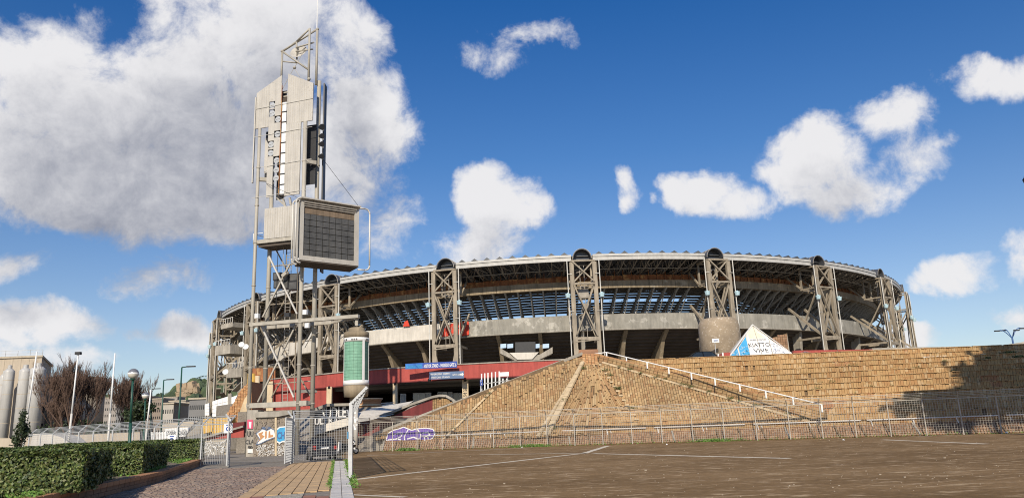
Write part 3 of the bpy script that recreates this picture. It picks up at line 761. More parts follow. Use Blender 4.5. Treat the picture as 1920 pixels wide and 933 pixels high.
# purlins hanging under the treads
# lower bowl: stepped dark underside with raking fins
for k in FRONT:
    mb = MB(); seg = 4
    prof = []
    for i in range(20):
        r0_, z0_ = -6.3-1.05*i, 19.2-.56*i
        prof += [(r0_, z0_), (r0_, z0_-.40), (r0_-1.05, z0_-.56)]
    for j in range(seg):
        t0, t1 = tk(k)+BAY*j/seg, tk(k)+BAY*(j+1)/seg
        vs = [S(t0,a,b) for a, b in prof]+[S(t1,a,b) for a, b in prof]; n_ = len(prof)
        mb.add(vs, [(i, i+1, n_+i+1, n_+i) for i in range(n_-1)])
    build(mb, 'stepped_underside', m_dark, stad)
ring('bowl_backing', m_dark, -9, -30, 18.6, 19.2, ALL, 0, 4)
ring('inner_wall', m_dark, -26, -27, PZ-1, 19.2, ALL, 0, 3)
for k in FRONT:
    for fi in (-.0, .335, .665):
        t = tk(k)+BAY*(fi if fi > 0 else 0); d = outdir(t); s_ = V((-d.y, d.x, 0))
        w = .75
        def F_(dr, z): return S(t, dr, z)-s_*w/2
        if fi > 0:
            pts = [F_(-5.2,19.1), F_(-15,19.1), F_(-17,14.5), F_(-12.2,PZ-.3), F_(-9.2,PZ-.3), F_(-9.8,14.2), F_(-8.0,17.2)]
        else:
            pts = [F_(-6.2,19.1), F_(-8.2,19.1), F_(-8.2,PZ-.3), F_(-7.2,PZ-.3)]
        build(MB().prism(pts, s_*w), 'raking_support', m_up if fi > 0 else m_conc, stad)
# suspended walkway with windows between two supports
wk = None
def W_(px, py): return P(px, py, 147)
mb = MB().prism([W_(938,652), W_(962,666), W_(985,668), W_(1012,664), W_(1036,650), W_(1036,662), W_(1010,674), W_(965,675), W_(938,662)], (0,3,0)); wk = build(mb, 'walkway', m_conc, stad)
build(MB().prism([W_(955,661), W_(1010,660), W_(998,673), W_(970,674)], (0,-.3,0)), 'stair_landing', m_ringw, wk)
for a, b in ((938,949),(951,962),(1004,1012),(1018,1030)):
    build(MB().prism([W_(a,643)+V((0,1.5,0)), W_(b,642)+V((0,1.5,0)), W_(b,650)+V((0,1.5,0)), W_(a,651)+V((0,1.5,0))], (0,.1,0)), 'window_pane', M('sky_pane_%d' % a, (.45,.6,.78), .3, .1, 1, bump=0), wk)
build(MB().prism([W_(966,640)+V((0,1,0)), W_(1004,639)+V((0,1,0)), W_(1004,660)+V((0,1,0)), W_(966,661)+V((0,1,0))], (0,.3,0)), 'dark_doorway', m_black, wk)
# roof: folded sheet, fascia, trusses
ring('roof_sheet', m_deckroof, -.4, -38, 32.75, 32.9, ALL, 0, 6)
for k in ALL:
    mb = MB(); seg = 5; ta, tb = tk(k)+HB, tk(k+1)-HB
    for i in range(seg):
        t0, t1 = ta+(tb-ta)*i/seg, ta+(tb-ta)*(i+1)/seg
        for (dr0, dr1, z0, z1) in ((.25,0,32.55,32.98),(.1,-.2,32.12,32.5),(.22,-.1,31.8,32.08)):
            mb.prism([S(t0,dr0,z0), S(t1,dr0,z0), S(t1,dr1,z0), S(t0,dr1,z0)], (0,0,z1-z0))
    build(mb, 'roof_fascia', m_fascia, stad)
rg = MB(); rg.prism([V((.15,-.85,0)), V((.15,.85,0)), V((.15,0,.62))], (-36,0,0)); rg_me = rg.mesh('roof_ridge', m_deckroof)
tz = [(-.3,31.9),(-4,30.9),(-8,30.3),(-13,29.9),(-18,29.9),(-24,30.3),(-30,31.0),(-37,32.0)]
tm = MB()
for (a, z0_), (b, z1_) in zip(tz, tz[1:]):
    tm.beam((a,0,z0_), (b,0,z1_), .16); mid = (a+b)/2
    tm.beam((a,0,z0_), (mid,0,32.6), .11); tm.beam((mid,0,32.6), (b,0,z1_), .11)
    tm.beam((a,0,z0_), (mid,1.25,32.6), .07); tm.beam((b,0,z1_), (mid,-1.25,32.6), .07)
tm.beam((0,0,32.65), (-38,0,32.65), .2)
tm_me = tm.mesh('roof_truss', m_steel2)
lms = []; rnd = random.Random(2)
for i, ((a, z0_), (b, z1_)) in enumerate(zip(tz[:5], tz[1:])):
    if i % 2 == 0: lms.append(MB().beam((a-1,.1,z0_-.05), (b,1.4,z1_+.6), .10).mesh('brace_rod', m_light))
for k in FRONT:
    for i in range(9):
        t = tk(k)+HB+(BAY-2*HB)*(i+.5)/9
        inst('roof_ridge', rg_me, t, 0, 32.9, stad); o = inst('roof_truss', tm_me, t, 0, 0, stad)
        if (i+k) % 2 == 0:
            for me_ in lms: inst('brace_rod', me_, t, -1, 0, stad)
    pm = MB()
    for dr, z in tz[1:]:
        for j in range(4):
            t0, t1 = tk(k)+BAY*j/4, tk(k)+BAY*(j+1)/4; pm.beam(S(t0,dr,z), S(t1,dr,z), .14)
    for j in range(9):
        t0, t1 = tk(k)+BAY*j/9, tk(k)+BAY*(j+1)/9
        pm.beam(S(t0,-4,30.9), S(t1,-13,29.9), .09); pm.beam(S(t1,-4,30.9), S(t0,-13,29.9), .09)
        if j % 3 == 1: pm.beam(S(t0,-8,30.2), S(t1,-.5,31.8), .1)
    stuff(build(pm, 'roof_purlins', m_steel2, stad))
# barrel vaults over the towers
bm_ = MB(); nb = 14
for i in range(nb):
    a0, a1 = pi*i/nb, pi*(i+1)/nb
    bm_.add([(-.9,0,0),(-.9,-1.7*cos(a0),1.8*sin(a0)),(-.9,-1.7*cos(a1),1.8*sin(a1))],[(0,1,2)])
    q = [V((.6, -1.75*cos(a), 1.85*sin(a))) for a in (a0, a1)]+[V((.6, -1.65*cos(a), 1.75*sin(a))) for a in (a1, a0)]
    bm_.prism(q, (-30,0,0))
bv_me = bm_.mesh('barrel_vault', M('smoked_vault', (.075,.08,.09), .35, .2, 1, bump=0))
rm_ = MB()
for j in range(20):
    x = .65-j*1.3
    for i in range(nb):
        a0, a1 = pi*i/nb, pi*(i+1)/nb
        rm_.beam((x,-1.8*cos(a0),1.9*sin(a0)), (x,-1.8*cos(a1),1.9*sin(a1)), .09)
rm_me = rm_.mesh('vault_ribs', m_steel2)
# lattice towers
hw = 2.15
def tower_meshes():
    out = []
    post = MB(); 
    for s in (-1,1): post.box((1.2, s*hw, (31.5+PZ)/2-.2), (.62,.78,31.5-PZ)); post.box((-3.0, s*hw*.9, 29.5), (.35,.35,4.2))
    out.append(('lattice_tower', post, m_steel))
    def X(z0, z1, x=1.3, w=.34, y=hw-.2): 
        mb = MB(); mb.beam((x,-y,z0), (x,y,z1), w, .24); mb.beam((x+.26,y,z0), (x+.26,-y,z1), w, .24); return mb
    out.append(('cross_brace', X(27.5, 31.4), m_steel)); out.append(('cross_brace', X(17.4, 27.0, w=.42), m_steel)); 
    b = X(17.4, 26.6, x=.4, w=.22, y=hw-.5); out.append(('cross_brace', b, m_steel))
    b = MB(); b.beam((1.3,-hw,16.4),(1.3,-.6,9.6),.34,.26); b.beam((1.3,hw,16.4),(1.3,.6,9.6),.34,.26); b.beam((1.3,-hw,PZ+.3),(1.3,-.3,9.4),.3,.24); b.beam((1.3,hw,PZ+.3),(1.3,.3,9.4),.3,.24); out.append(('lower_brace', b, m_steel))
    for z in (27.2, 31.55): b = MB(); b.beam((1.3,-hw,z),(1.3,hw,z),.45,.3); b.beam((-3,-hw,z),(-3,hw,z),.35,.3); b.beam((1.3,hw,z),(-3,hw,z),.3,.3); b.beam((1.3,-hw,z),(-3,-hw,z),.3,.3); out.append(('tie_beam', b, m_steel))
    b = MB(); b.beam((1.3,-hw,17),(1.3,hw,17),.4,.5); b.beam((1.5,-hw,16.4),(1.5,hw,16.7),.2,.2); b.beam((1.3,hw,17),(-5.5,hw,17),.3,.4); b.beam((1.3,-hw,17),(-5.5,-hw,17),.3,.4); out.append(('tie_beam', b, m_light if False else m_steel))
    # side struts leaning back to the ring beams
    for s in (-1,1):
        b = MB(); b.beam((1.2,s*hw,17.2),(-6.5,s*(hw+.3),23.8),.42,.42); out.append(('side_strut', b, m_steel))
        b = MB(); b.beam((1.2,s*hw,27),(-3,s*hw,20.5),.28,.28); b.beam((-3,s*hw,27.5),(-7,s*hw,31),.3,.3); out.append(('side_strut', b, m_steel))
        out.append(('drain_pipe', MB().tube((1.6,s*(hw+.85),PZ),(1.6,s*(hw+.85),31.6),.095,n=8).beam((1.6,s*hw,22),(1.6,s*(hw+.85),22),.08).beam((1.6,s*hw,29),(1.6,s*(hw+.85),29),.08).beam((1.6,s*hw,13),(1.6,s*(hw+.85),13),.08), m_pipe))
        out.append(('lantern', MB().tube((1.9,s*(hw+1.0),25.25),(1.9,s*(hw+1.0),24.5),.55,.38,n=8).tube((1.9,s*(hw+1.0),25.25),(1.9,s*(hw+1.0),25.45),.3,.1,n=8), m_lblue))
    b = MB()
    for i in range(9): b.beam((-.8,-1.2+(i%2)*1.6,18.5+i*1.4),(-.8,1.4-(i%3)*.6,19.6+i*1.3),.12)
    out.append(('service_ladder', b.beam((-.6,-.5,17),(-.6,-.5,31),.1).beam((-.6,.3,17),(-.6,.3,31),.1), m_steel2))
    b = MB().box((-1.2,0,25.6),(1.6,1.9,1.7)).box((-1.6,.4,23.2),(1.2,1.5,1.2)); out.append(('plant_box', b, m_steel2))
    return [(n_, mb.mesh(n_, mt), mt) for n_, mb, mt in out]
tms = tower_meshes()
for k in range(-7, 8):
    t = tk(k); root = inst('lattice_tower', tms[0][1], t, 0, 0, stad)
    for n_, me, mt in tms[1:]:
        if n_ == 'plant_box' and k not in (-4, 0): continue
        o = bpy.data.objects.new(n_, me); col.objects.link(o); o.parent = root
    o = bpy.data.objects.new('barrel_vault', bv_me); col.objects.link(o); o.parent = root; o.location = (0,0,32.15)
    o = stuff(bpy.data.objects.new('vault_ribs', rm_me)); col.objects.link(o); o.parent = root; o.location = (0,0,32.15)
rnd = random.Random(51)
for k in (-3,-4,-5,-6):
    for j in range(9):
        t0 = tk(k)+BAY*rnd.uniform(.0,.9); z = rnd.uniform(PZ+1, 26); t1 = t0+BAY*rnd.uniform(-.12,.12)
        a, b = S(t0, rnd.uniform(-3,.5), z), S(t1, rnd.uniform(-4,-1), z+rnd.uniform(-6,6))
        build(MB().beam(a, b, rnd.choice((.18,.28,.34))), 'flank_strut', rnd.choice((m_steel, m_steel, m_light)), stad)
    for j in range(3):
        t0 = tk(k)+BAY*(.15+.3*j); z = 9+j*4.5+rnd.uniform(-1,1); q = [S(t0,-.5,z), S(t0+BAY*.22,-.5,z+1.6), S(t0+BAY*.22,-2,z+1.6), S(t0,-2,z)]
        build(MB().prism(q, (0,0,.25)), 'stair_flight', m_conc, stad)
# red cloth hung over the ring beam beside the second tower
def ringpt(px, py, dr):
    best = None
    for i in range(1600):
        t = -1.2+i*.0015; q = S(t, dr, 0); w = P(px, py, q.y); e = abs(w.x-q.x)
        if best is None or e < best[0]: best = (e, V((q.x, q.y, w.z)))
    return best[1]
bn = MB(); cloth = [(826,631,630),(834,612,630),(846,606,629),(858,604,629),(868,603,629),(879,602,627)]
for a, b in zip(cloth, cloth[1:]): bn.prism([ringpt(a[0],a[1],-4.75), ringpt(b[0],b[1],-4.7), ringpt(b[0],b[2],-4.7), ringpt(a[0],a[2],-4.75)], (0,-.1,0))
tag(build(bn, 'red_banner', m_banner), 'red cloth draped over the concrete ring behind a lattice tower', 'banner')
bn = MB().prism([ringpt(756,612,-4.7), ringpt(758,603,-4.7), ringpt(764,600,-4.7), ringpt(768,611,-4.7)], (0,-.12,0)); tag(build(bn, 'red_rag', m_banner), 'small red rag hanging above the white ring beam left of the red cloth', 'rag')
# service decks on the far left flank of the stadium
for lab, pts, mat in (('pale concrete stair deck jutting out on the far left flank of the stadium', [(404,648),(431,644),(431,662),(404,666)], m_conc),
                      ('small upper balcony on the far left flank of the stadium', [(414,608),(436,603),(436,612),(414,617)], m_conc),
                      ('grey stair box low on the far left flank of the stadium', [(424,690),(452,688),(452,706),(424,708)], m_conc)):
    dk = thing('service_deck', lab, 'balcony', P(*pts[3], 176)); D_ = 176
    build(MB().prism([P(x, y, D_) for x, y in pts], (3,5,0)), 'deck', mat, dk)
    a, b = P(*pts[0], D_-.2), P(*pts[1], D_-.2)
    for i in range(6): q = a.lerp(b, i/5); build(MB().beam(q, q+V((0,0,1.1)), .1), 'baluster', m_light, dk)
    build(MB().beam(a+V((0,0,1.1)), b+V((0,0,1.1)), .12), 'handrail', m_light, dk)
dish = MB().lathe([(.02,0),(.4,.06),(.62,.22),(.6,.24),(.35,.1),(.02,.04)], (0,0,0), 18)
for i, (x, y, lab) in enumerate(((423,697,'white satellite dish low on the left flank of the stadium'),(453,646,'white dish beside the leftmost floodlight leg'),(461,650,'second white dish just right of the dish beside the leg'))):
    o = build(dish, 'satellite_dish', m_white); o.location = P(x,y,165); o.rotation_euler = (radians(70),radians(20),0); tag(o, lab, 'dish')
# rusty cladding wall at the stadium foot
rw = thing('rusty_wall', 'rust brown panel wall at the stadium foot behind the floodlight tower', 'wall', P(490,714,115))
for i in range(7):
    a, b = 466+i*7.2, 466+i*7.2+6.9
    build(MB().prism([P(a,690-i*.2,115), P(b,690-i*.2,115), P(b,714,115), P(a,715,115)], (0,.3,0)), 'rusty_panel', m_rust, rw)
# ------------------------------------------------------------------ red bridge parapet, underpass
br = thing('red_bridge', 'long red walled bridge with an open underpass in front of the stadium', 'bridge', (-10,93,4.6))
PL = [P(508,714,104.5), P(583,707,100.5), P(643,701.5,97), P(720,696.3,94.3), P(840,690,92), P(960,683,91), P(1062,680,91)]
PL = [V((p.x, p.y, 9.05)) for p in PL]
PL[-1] = V((7.2, 90.6, 9.05))
for i, (a, b) in enumerate(zip(PL, PL[1:])):
    n_ = 2
    for j in range(n_):
        q0, q1 = a.lerp(b, j/n_), a.lerp(b, (j+.997)/n_)
        build(MB().prism([q0, q1, q1-V((0,0,1.75)), q0-V((0,0,1.75))], (.05,.35,0)), 'parapet_panel', m_red, br)
        build(MB().beam(q0+V((0,.15,.06)), q1+V((0,.15,.06)), .5, .13), 'parapet_coping', m_conc, br)
    build(MB().beam(a-V((0,.06,1.68)), b-V((0,.06,1.68)), .12, .12), 'dark_pipe', m_redd, br)
deck = MB().add([(p.x, p.y+.3, 7.3) for p in PL]+[(7.2,131.5,7.3),(-33,131.5,7.3)], [tuple(range(len(PL)+2))])
deck.add([(p.x, p.y+.3, 7.6) for p in PL]+[(7.2,131.5,7.6),(-33,131.5,7.6)], [tuple(range(len(PL)+1,-1,-1))])
build(deck, 'bridge_deck', m_soffg, br)
for y in (97.5, 103, 109): build(MB().beam((-28,y+3,7.1), (7,y,7.1), .5, .38), 'deck_beam', m_soffg, br)
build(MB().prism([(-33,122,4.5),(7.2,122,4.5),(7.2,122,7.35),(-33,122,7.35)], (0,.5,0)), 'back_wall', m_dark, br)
# solid red wall on the left
q0, q1 = PL[0]+V((0,.35,-1.75)), V((P(622,725,98.5).x, 98.6, 7.3))
build(MB().prism([q0, q1, V((q1.x,q1.y,3.5)), V((q0.x,q0.y,3.5))], (0,.4,0)), 'red_wall', m_red, br)
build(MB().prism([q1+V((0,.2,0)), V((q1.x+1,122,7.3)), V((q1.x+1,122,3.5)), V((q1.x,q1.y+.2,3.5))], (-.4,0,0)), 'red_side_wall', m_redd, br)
build(MB().prism([V((p.x,p.y-.12,p.z)) for p in (P(499,716,103.6), P(512,714,103.6), P(512,770,103.6), P(499,772,103.6))], (0,.5,0)), 'cream_pier', m_cream, br)
for px, w, Y, gm_ in ((618,.62,96.6,0), (741.5,.55,94.2,0), (873,.72,92.6,1)):
    c = P(px, 740, Y); o = build(MB().box((c.x, c.y, 5.9), (w,.6,2.85)), 'cream_column', m_cream, br)
    build(MB().tube((c.x, c.y-.45, 7.15),(c.x,c.y-.3,7.35),.16,.12,n=8), 'flood_lamp', m_black, br)
    if gm_: text('SW\nZC\nPN', m_bspray, br, (c.x-.02, c.y-.32, 5.6), (1,0,0), (0,0,1), .5, 1.5, 'column_tag', .01, .02)
c = P(805,712,91.6); build(MB().tube(c,c+V((0,.3,.15)),.2,.15,n=8), 'flood_lamp', m_black, br)
# turnstile booths with glass doors inside the underpass
for i, (a, b, t_, lab) in enumerate(((751,761,738,'glass door leaf beside the left cream column in the underpass'),(775,796,737,'left glazed turnstile booth in the dark underpass'),(797,808,736,'narrow glazed booth in the middle of the underpass'),(821,838,735,'glazed turnstile booth left of the right column'),(840,848,735,'thin open glass door between two booths'),(850,868,737,'dark glazed booth beside the graffitied column'))):
    Y = 98+i*.4; q = [P(a,t_,Y), P(b,t_,Y)]; bo = thing('glass_booth', lab, 'booth', (q[0].x,Y,4.6), 'glazed booths under the bridge')
    build(MB().prism([q[0], q[1], V((q[1].x,Y,4.5)), V((q[0].x,Y,4.5))], (0,.06,0)), 'pane', m_glass if i % 2 else M('pale_glass%d' % i, (.34,.40,.45), .15, .1, 1, bump=0), bo)
    for u in (0,.5,1):
        r_ = q[0].lerp(q[1], u); build(MB().beam((r_.x,Y-.05,4.5),(r_.x,Y-.05,r_.z),.07), 'frame_post', m_galv, bo)
    build(MB().beam(q[0]+V((0,-.05,0)), q[1]+V((0,-.05,0)), .09), 'frame_head', m_galv, bo)
# banner and sign on the parapet
q = [P(760,681.5,91.5), P(857,676.5,90.6), P(857,688.5,90.6), P(760,691.5,91.5)]
bs = thing('blue_banner', 'long blue banner reading TRIBUNA OSPITI, VISITOR STAND standing on the red parapet', 'banner', q[3]); ctr = sum(q, V())/4; X = (q[1]-q[0]).normalized(); Z = V((0,0,1))
build(MB().prism([q[0], q[0].lerp(q[1],.335), q[3].lerp(q[2],.335), q[3]], (0,.08,0)), 'light_blue_end', M('banner_blue_light', (.02,.14,.50), .6, .1, 2, bump=0), bs)
build(MB().prism([q[0].lerp(q[1],.335), q[1], q[2], q[3].lerp(q[2],.335)], (0,.08,0)), 'banner_cloth', m_blue2, bs)
Ln = (q[1]-q[0]).length
def bt(s, f0_, f1_, mat, h=.42): text(s, mat, bs, q[0].lerp(q[1], (f0_+f1_)/2)-V((0,.02,.39)), X, Z, Ln*(f1_-f0_), h, 'lettering', .01, .018)
bt('TRIBUNA OSPITI', .01, .32, m_cyan); bt('- VISITOR STAND', .34, .64, m_white); bt('- INGRESSO GATE 26', .66, .985, m_white)
q = [P(805,697.5,91.2), P(870,695,90.6), P(870,708.5,90.6), P(805,711,91.2)]
sg = thing('visitor_sign', 'slate blue directional sign INGRESSO OSPITI fixed on the red parapet', 'sign', q[3])
build(MB().prism(q, (0,-.08,0)), 'sign_board', m_sgn, sg); X = (q[1]-q[0]).normalized(); Ln = (q[1]-q[0]).length
text('INGRESSO OSPITI', m_wspray, sg, q[0].lerp(q[1],.32)-V((0,.1,.24)), X, Z, Ln*.56, .2, 'lettering', .01, .01)
text('VISITORS STAND', m_wspray, sg, q[0].lerp(q[1],.32)-V((0,.1,.62)), X, Z, Ln*.54, .2, 'lettering', .01, .01)
text('GATE 26', m_wspray, sg, q[0].lerp(q[1],.78)-V((0,.1,.38)), X, Z, Ln*.22, .18, 'lettering', .01, .01)
qq = q[0].lerp(q[1],.94)-V((0,.1,.38)); build(MB().prism([qq+V((-.22,0,.1)), qq+V((0,0,.1)), qq+V((0,0,.22)), qq+V((.24,0,0)), qq+V((0,0,-.22)), qq+V((0,0,-.1)), qq+V((-.22,0,-.1))], (0,-.01,0)), 'arrow', m_wspray, sg)
# white paling gate and board where the mound meets the bridge
pg = thing('paling_fence', 'row of tall pointed white palings above the ramp coping at the bridge end', 'fence', P(925,735,84))
for i, px in enumerate((903,909,915,922,929,936,943,950)):
    top = 700-(i*.9) if i < 6 else 707
    a, b = P(px, top, 84), P(px, 738-i*3.2, 84); build(MB().beam(b, a, .13, .06), 'paling', m_white, pg)
build(MB().beam(P(900,720,84), P(955,712,84), .06), 'paling_rail', m_galv, pg)
bo = thing('white_board', 'small white notice board beside the palings on the bridge end', 'notice board', P(945,706,83.6))
build(MB().prism([P(936,697.5,83.6), P(954,696.5,83.6), P(954,704.5,83.6), P(936,705,83.6)], (0,.06,0)), 'board', m_white, bo)
build(MB().beam(P(939,705,83.7), P(939,725,83.7), .05).beam(P(952,704,83.7), P(952,720,83.7), .05), 'legs', m_galv, bo)
bo = thing('parking_sign', 'narrow royal blue sign with white marks at the left end of the palings', 'sign', P(902,720,83.5))
build(MB().prism([P(900,711,83.5), P(905,710.6,83.5), P(905,722,83.5), P(900,722,83.5)], (0,.05,0)), 'board', m_blue2, bo)
build(MB().beam(P(901,722,83.6), P(901,736,83.6), .06), 'leg', m_galv, bo)
text('P', m_white, bo, P(902.5,714,83.45), (1,0,0), Z, .16, .22); text('i', m_white, bo, P(902.5,719,83.45), (1,0,0), Z, .07, .22)
lb = MB().prism([P(871,753,82), P(915,732,82), P(915,738,82), P(871,760,82)], (0,.6,0)); tag(build(lb, 'brick_step', m_brickbrown), 'short sloping brown brick wall just behind the ramp coping', 'low wall')
# second small mound with curved coping, red flank
sm = thing('small_brick_mound', 'small rounded brick mound with grey coping and dark red flank before the underpass', 'mound', (-7,78,0))
A1 = [P(x,y,76.5) for x, y in ((811,746),(835,744.5),(846,751),(858,762),(858,782),(806,790),(810,776))]
mb, bk, n, X, Y = bricks(A1, .22, .3); f_ = build(bk, 'slope_face', m_mortar, sm); stuff(build(mb, 'brickwork', m_brick, f_))
rf = [P(x,y,76.4) for x, y in ((738,779),(775,762),(811,747),(811,776),(800,781),(740,784))]
for i in range(9):
    pass
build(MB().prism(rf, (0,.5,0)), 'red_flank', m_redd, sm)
cpts = [(697,784),(735,772),(772,757),(810,744),(824,741),(836,741.5),(848,748),(862,761)]
for a, b in zip(cpts, cpts[1:]):
    A_, B_ = P(*a,76.3), P(*b,76.3); build(MB().beam(A_+V((0,.6,0)), B_+V((0,.6,0)), 1.5, .22), 'coping_slab', m_conc, sm)
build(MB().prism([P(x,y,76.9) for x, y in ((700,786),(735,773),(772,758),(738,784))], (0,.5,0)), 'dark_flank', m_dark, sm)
build(MB().beam(P(812,771,76.2), P(805,778,76.2), .12), 'cream_trim', m_cream, sm)
# ------------------------------------------------------------------ floodlight tower
TO = V(tuple(G(463,855))); TN = V((-.26,-.97,0)).normalized(); TX = V((.97,-.26,0)).normalized(); ZZ = V((0,0,1))
def T(s, z, d=0): return TO + TX*s + ZZ*z - TN*d
def Tp(px, py, d=0):
    q = PP(px, py, TO-TN*d, TN); return ((q-TO).dot(TX), q.z)
ft = thing('floodlight_tower', 'tall grey floodlight tower on round legs with ribbed cladding and round lamps', 'floodlight tower', TO)
legs = [(0,0,0,30.2,.17,.15),(.55,1.5,4.2,30.0,.2,.2),(4.86,0,0,30.2,.19,.19),(5.35,1.5,0,34.9,.2,.2)]
for s_, d_, z0, z1, ra, rb in legs:
    o = build(MB().tube(T(s_,z0,d_), T(s_,z1,d_), ra, rb, 16), 'leg', m_towerc, ft, True)
    for z in (4.3, 7.6, 11.3, 15, 19, 22.6, 26.3):
        if z > z0: build(MB().tube(T(s_,z-.05,d_), T(s_,z+.05,d_), ra+.035, n=16), 'flange', m_towerc, o)
build(MB().beam(T(5.9,16,1.7), T(5.9,34.5,1.7), .12, .9), 'edge_plate', m_black, ft)
def tb(a, b, w, h=None, name='brace', mat=None, d=.4): return build(MB().beam(T(*a,d) if len(a) == 2 else T(*a), T(*b,d) if len(b) == 2 else T(*b), w, h), name, mat or m_towerc, ft)
tb((-.2,4.3,.05),(5.7,4.3,.05),.35,.42,'tie_beam'); tb((0,4.35,.1),(.55,4.35,1.5),.2,.3,'tie_beam'); tb((4.9,4.35,.1),(5.35,4.35,1.5),.2,.3,'tie_beam'); tb((.5,4.3,1.5),(5.4,4.3,1.5),.3,.4,'tie_beam')
tb((-.2,11.45,.05),(10.5,11.45,.05),.4,.3,'arm_beam'); tb((.5,11.3,1.4),(7.2,11.3,1.4),.3,.3,'arm_beam'); tb((7.2,11.3,1.4),(10.2,11.3,.05),.2,.2,'arm_beam')
for a, b in (((504.6,480),(557,588)),((543.6,495),(492.6,594)),((489.6,609),(551,744)),((555.6,607.6),(483.6,753))):
    tb(Tp(*a,.7), Tp(*b,.7), .13, .13, 'brace', m_light if a[0] < 520 else m_towerc, .7)
for z in (15.9, 8.35):
    tb((2.55,z-.15,.65),(2.95,z+.15,.65),.35,.3,'gusset')
# second layer of bracing at the back
for a, b in (((1.0,5,1.9),(4.9,11,1.9)),((4.9,5,1.9),(1.0,11,1.9)),((1.0,12,1.9),(4.9,18.6,1.9)),((4.9,12,1.9),(1.0,18.6,1.9))): tb(a, b, .1, .1, 'brace', m_steel)
# ladder
ld = MB().beam(T(2.5,4.4,1.3),T(2.5,19,1.3),.05).beam(T(3.0,4.4,1.3),T(3.0,19,1.3),.05)
lo = build(ld, 'ladder', m_steel2, ft); mb = MB()
for i in range(47): mb.beam(T(2.5,4.6+i*.3,1.3),T(3.0,4.6+i*.3,1.3),.035)
stuff(build(mb, 'rungs', m_steel2, lo))
# platform under the mid box
build(MB().prism([T(-.25,18.9,0),T(4.9,18.9,0),T(4.9,18.9,2.2),T(.3,18.9,2.2)], (0,0,.35)), 'platform', m_towerc, ft)
build(MB().prism([T(.2,18.6,.2),T(4.7,18.6,.2),T(4.7,18.6,2),T(.5,18.6,2)], (0,0,.28)), 'platform_grating', m_dark, ft)
build(MB().beam(T(-.3,19.9,.1),T(.7,19.9,.1),.05).beam(T(-.3,19.3,.1),T(-.3,19.9,.1),.05).beam(T(-.3,19.9,.1),T(0,19.9,1.6),.05), 'guard_rail', m_white, ft)
tb((-.1,25.2,.1),(.9,25.2,.8),.3,.35,'tie_beam'); tb((4.9,26.3,0),(5.6,26.3,.8),.25,.35,'tie_beam'); tb((4.9,22.7,0),(5.6,22.7,1.2),.25,.3,'tie_beam')
# cladding strips with real window openings
def strip_(s0, s1, z0, z1, holes, name='cladding', d=-.12, t=.12, mat=None):
    zs = [z0]
    for (a, b) in sorted(holes): zs += [a, b]
    zs.append(z1)
    mb = MB()
    for a, b in zip(zs[::2], zs[1::2]):
        if b-a > .02: mb.prism([T(s0,a,d),T(s1,a,d),T(s1,b,d),T(s0,b,d)], -TN*t)
    return build(mb, name, mat or m_clad, ft)
def ribs(o, s0, s1, z0, z1):
    mb = MB(); s = s0+.12
    while s < s1-.03: mb.beam(T(s,z0,-.125), T(s,z1(s) if callable(z1) else z1,-.125), .014, .014); s += .24
    stuff(build(mb, 'ribs', m_towerc, o))
lt_ = lambda s: 33.85+(s+.42)*.54
rt_ = lambda s: 35.35-(s-2.95)*.52
o = build(MB().prism([T(-.42,30.2,-.12),T(1.0,30.2,-.12),T(1.0,lt_(1.0),-.12),T(-.42,lt_(-.42),-.12)], -TN*.12), 'cladding', m_clad, ft); ribs(o, -.42, 1.0, 30.25, lambda s: lt_(s)-.05)
o = strip_(1.005, 1.62, 23.2, lt_(1.1), [(32.05,32.75),(31.2,31.95),(28.05,28.75),(27.2,27.9)]); ribs(o, 1.1, 1.1, 0, 0) if False else None
build(MB().prism([T(1.005,lt_(1.1),-.12),T(1.62,lt_(1.1),-.12),T(1.62,lt_(1.62),-.12),T(1.005,lt_(1.005),-.12)], -TN*.12), 'cladding', m_clad, ft)
o = strip_(1.625, 2.3, 26.4, 34.5, [(30.5,31.2),(29.0,29.7),(26.4,27.15)])
build(MB().prism([T(1.625,34.5,-.12),T(2.26,34.5,-.12),T(2.26,lt_(2.26),-.12),T(1.625,lt_(1.625),-.12)], -TN*.12), 'cladding', m_clad, ft)
for i in range(9):
    z = 23.3+i*1.03; q = (z, z+.93)
    build(MB().prism([T(2.42,q[0],-.1),T(2.86,q[0],-.1),T(2.86,q[1],-.1),T(2.42,q[1],-.1)], -TN*.08), 'white_pane', m_white, ft)
    build(MB().beam(T(2.36,z-.05,-.14),T(2.92,z-.05,-.14),.05,.07), 'dark_bar', m_black, ft)
build(MB().beam(T(2.34,23.3,-.13),T(2.34,34.2,-.13),.07,.07), 'rusty_upright', m_rust, ft)
o = build(MB().prism([T(2.94,30.2,-.12),T(5.65,30.2,-.12),T(5.65,rt_(5.65),-.12),T(2.94,rt_(2.94),-.12)], -TN*.12), 'cladding', m_clad, ft); ribs(o, 2.94, 5.65, 30.25, lambda s: rt_(s)-.05)
o = build(MB().prism([T(2.88,23.15,-.12),T(4.45,23.15,-.12),T(4.45,30.195,-.12),T(2.88,30.195,-.12)], -TN*.12), 'cladding', m_clad, ft); ribs(o, 2.88, 4.45, 23.2, 30.15)
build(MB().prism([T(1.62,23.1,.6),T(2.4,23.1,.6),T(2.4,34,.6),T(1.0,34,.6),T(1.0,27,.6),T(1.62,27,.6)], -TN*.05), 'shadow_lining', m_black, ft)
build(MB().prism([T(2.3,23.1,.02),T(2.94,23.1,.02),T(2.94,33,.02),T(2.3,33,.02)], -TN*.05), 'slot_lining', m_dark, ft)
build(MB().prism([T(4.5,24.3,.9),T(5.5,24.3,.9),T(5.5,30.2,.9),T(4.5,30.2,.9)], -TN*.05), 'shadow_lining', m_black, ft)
build(MB().prism([T(.1,25.6,.9),T(.9,25.6,.9),T(.9,30.2,.9),T(.1,30.2,.9)], -TN*.05), 'shadow_lining', m_black, ft)
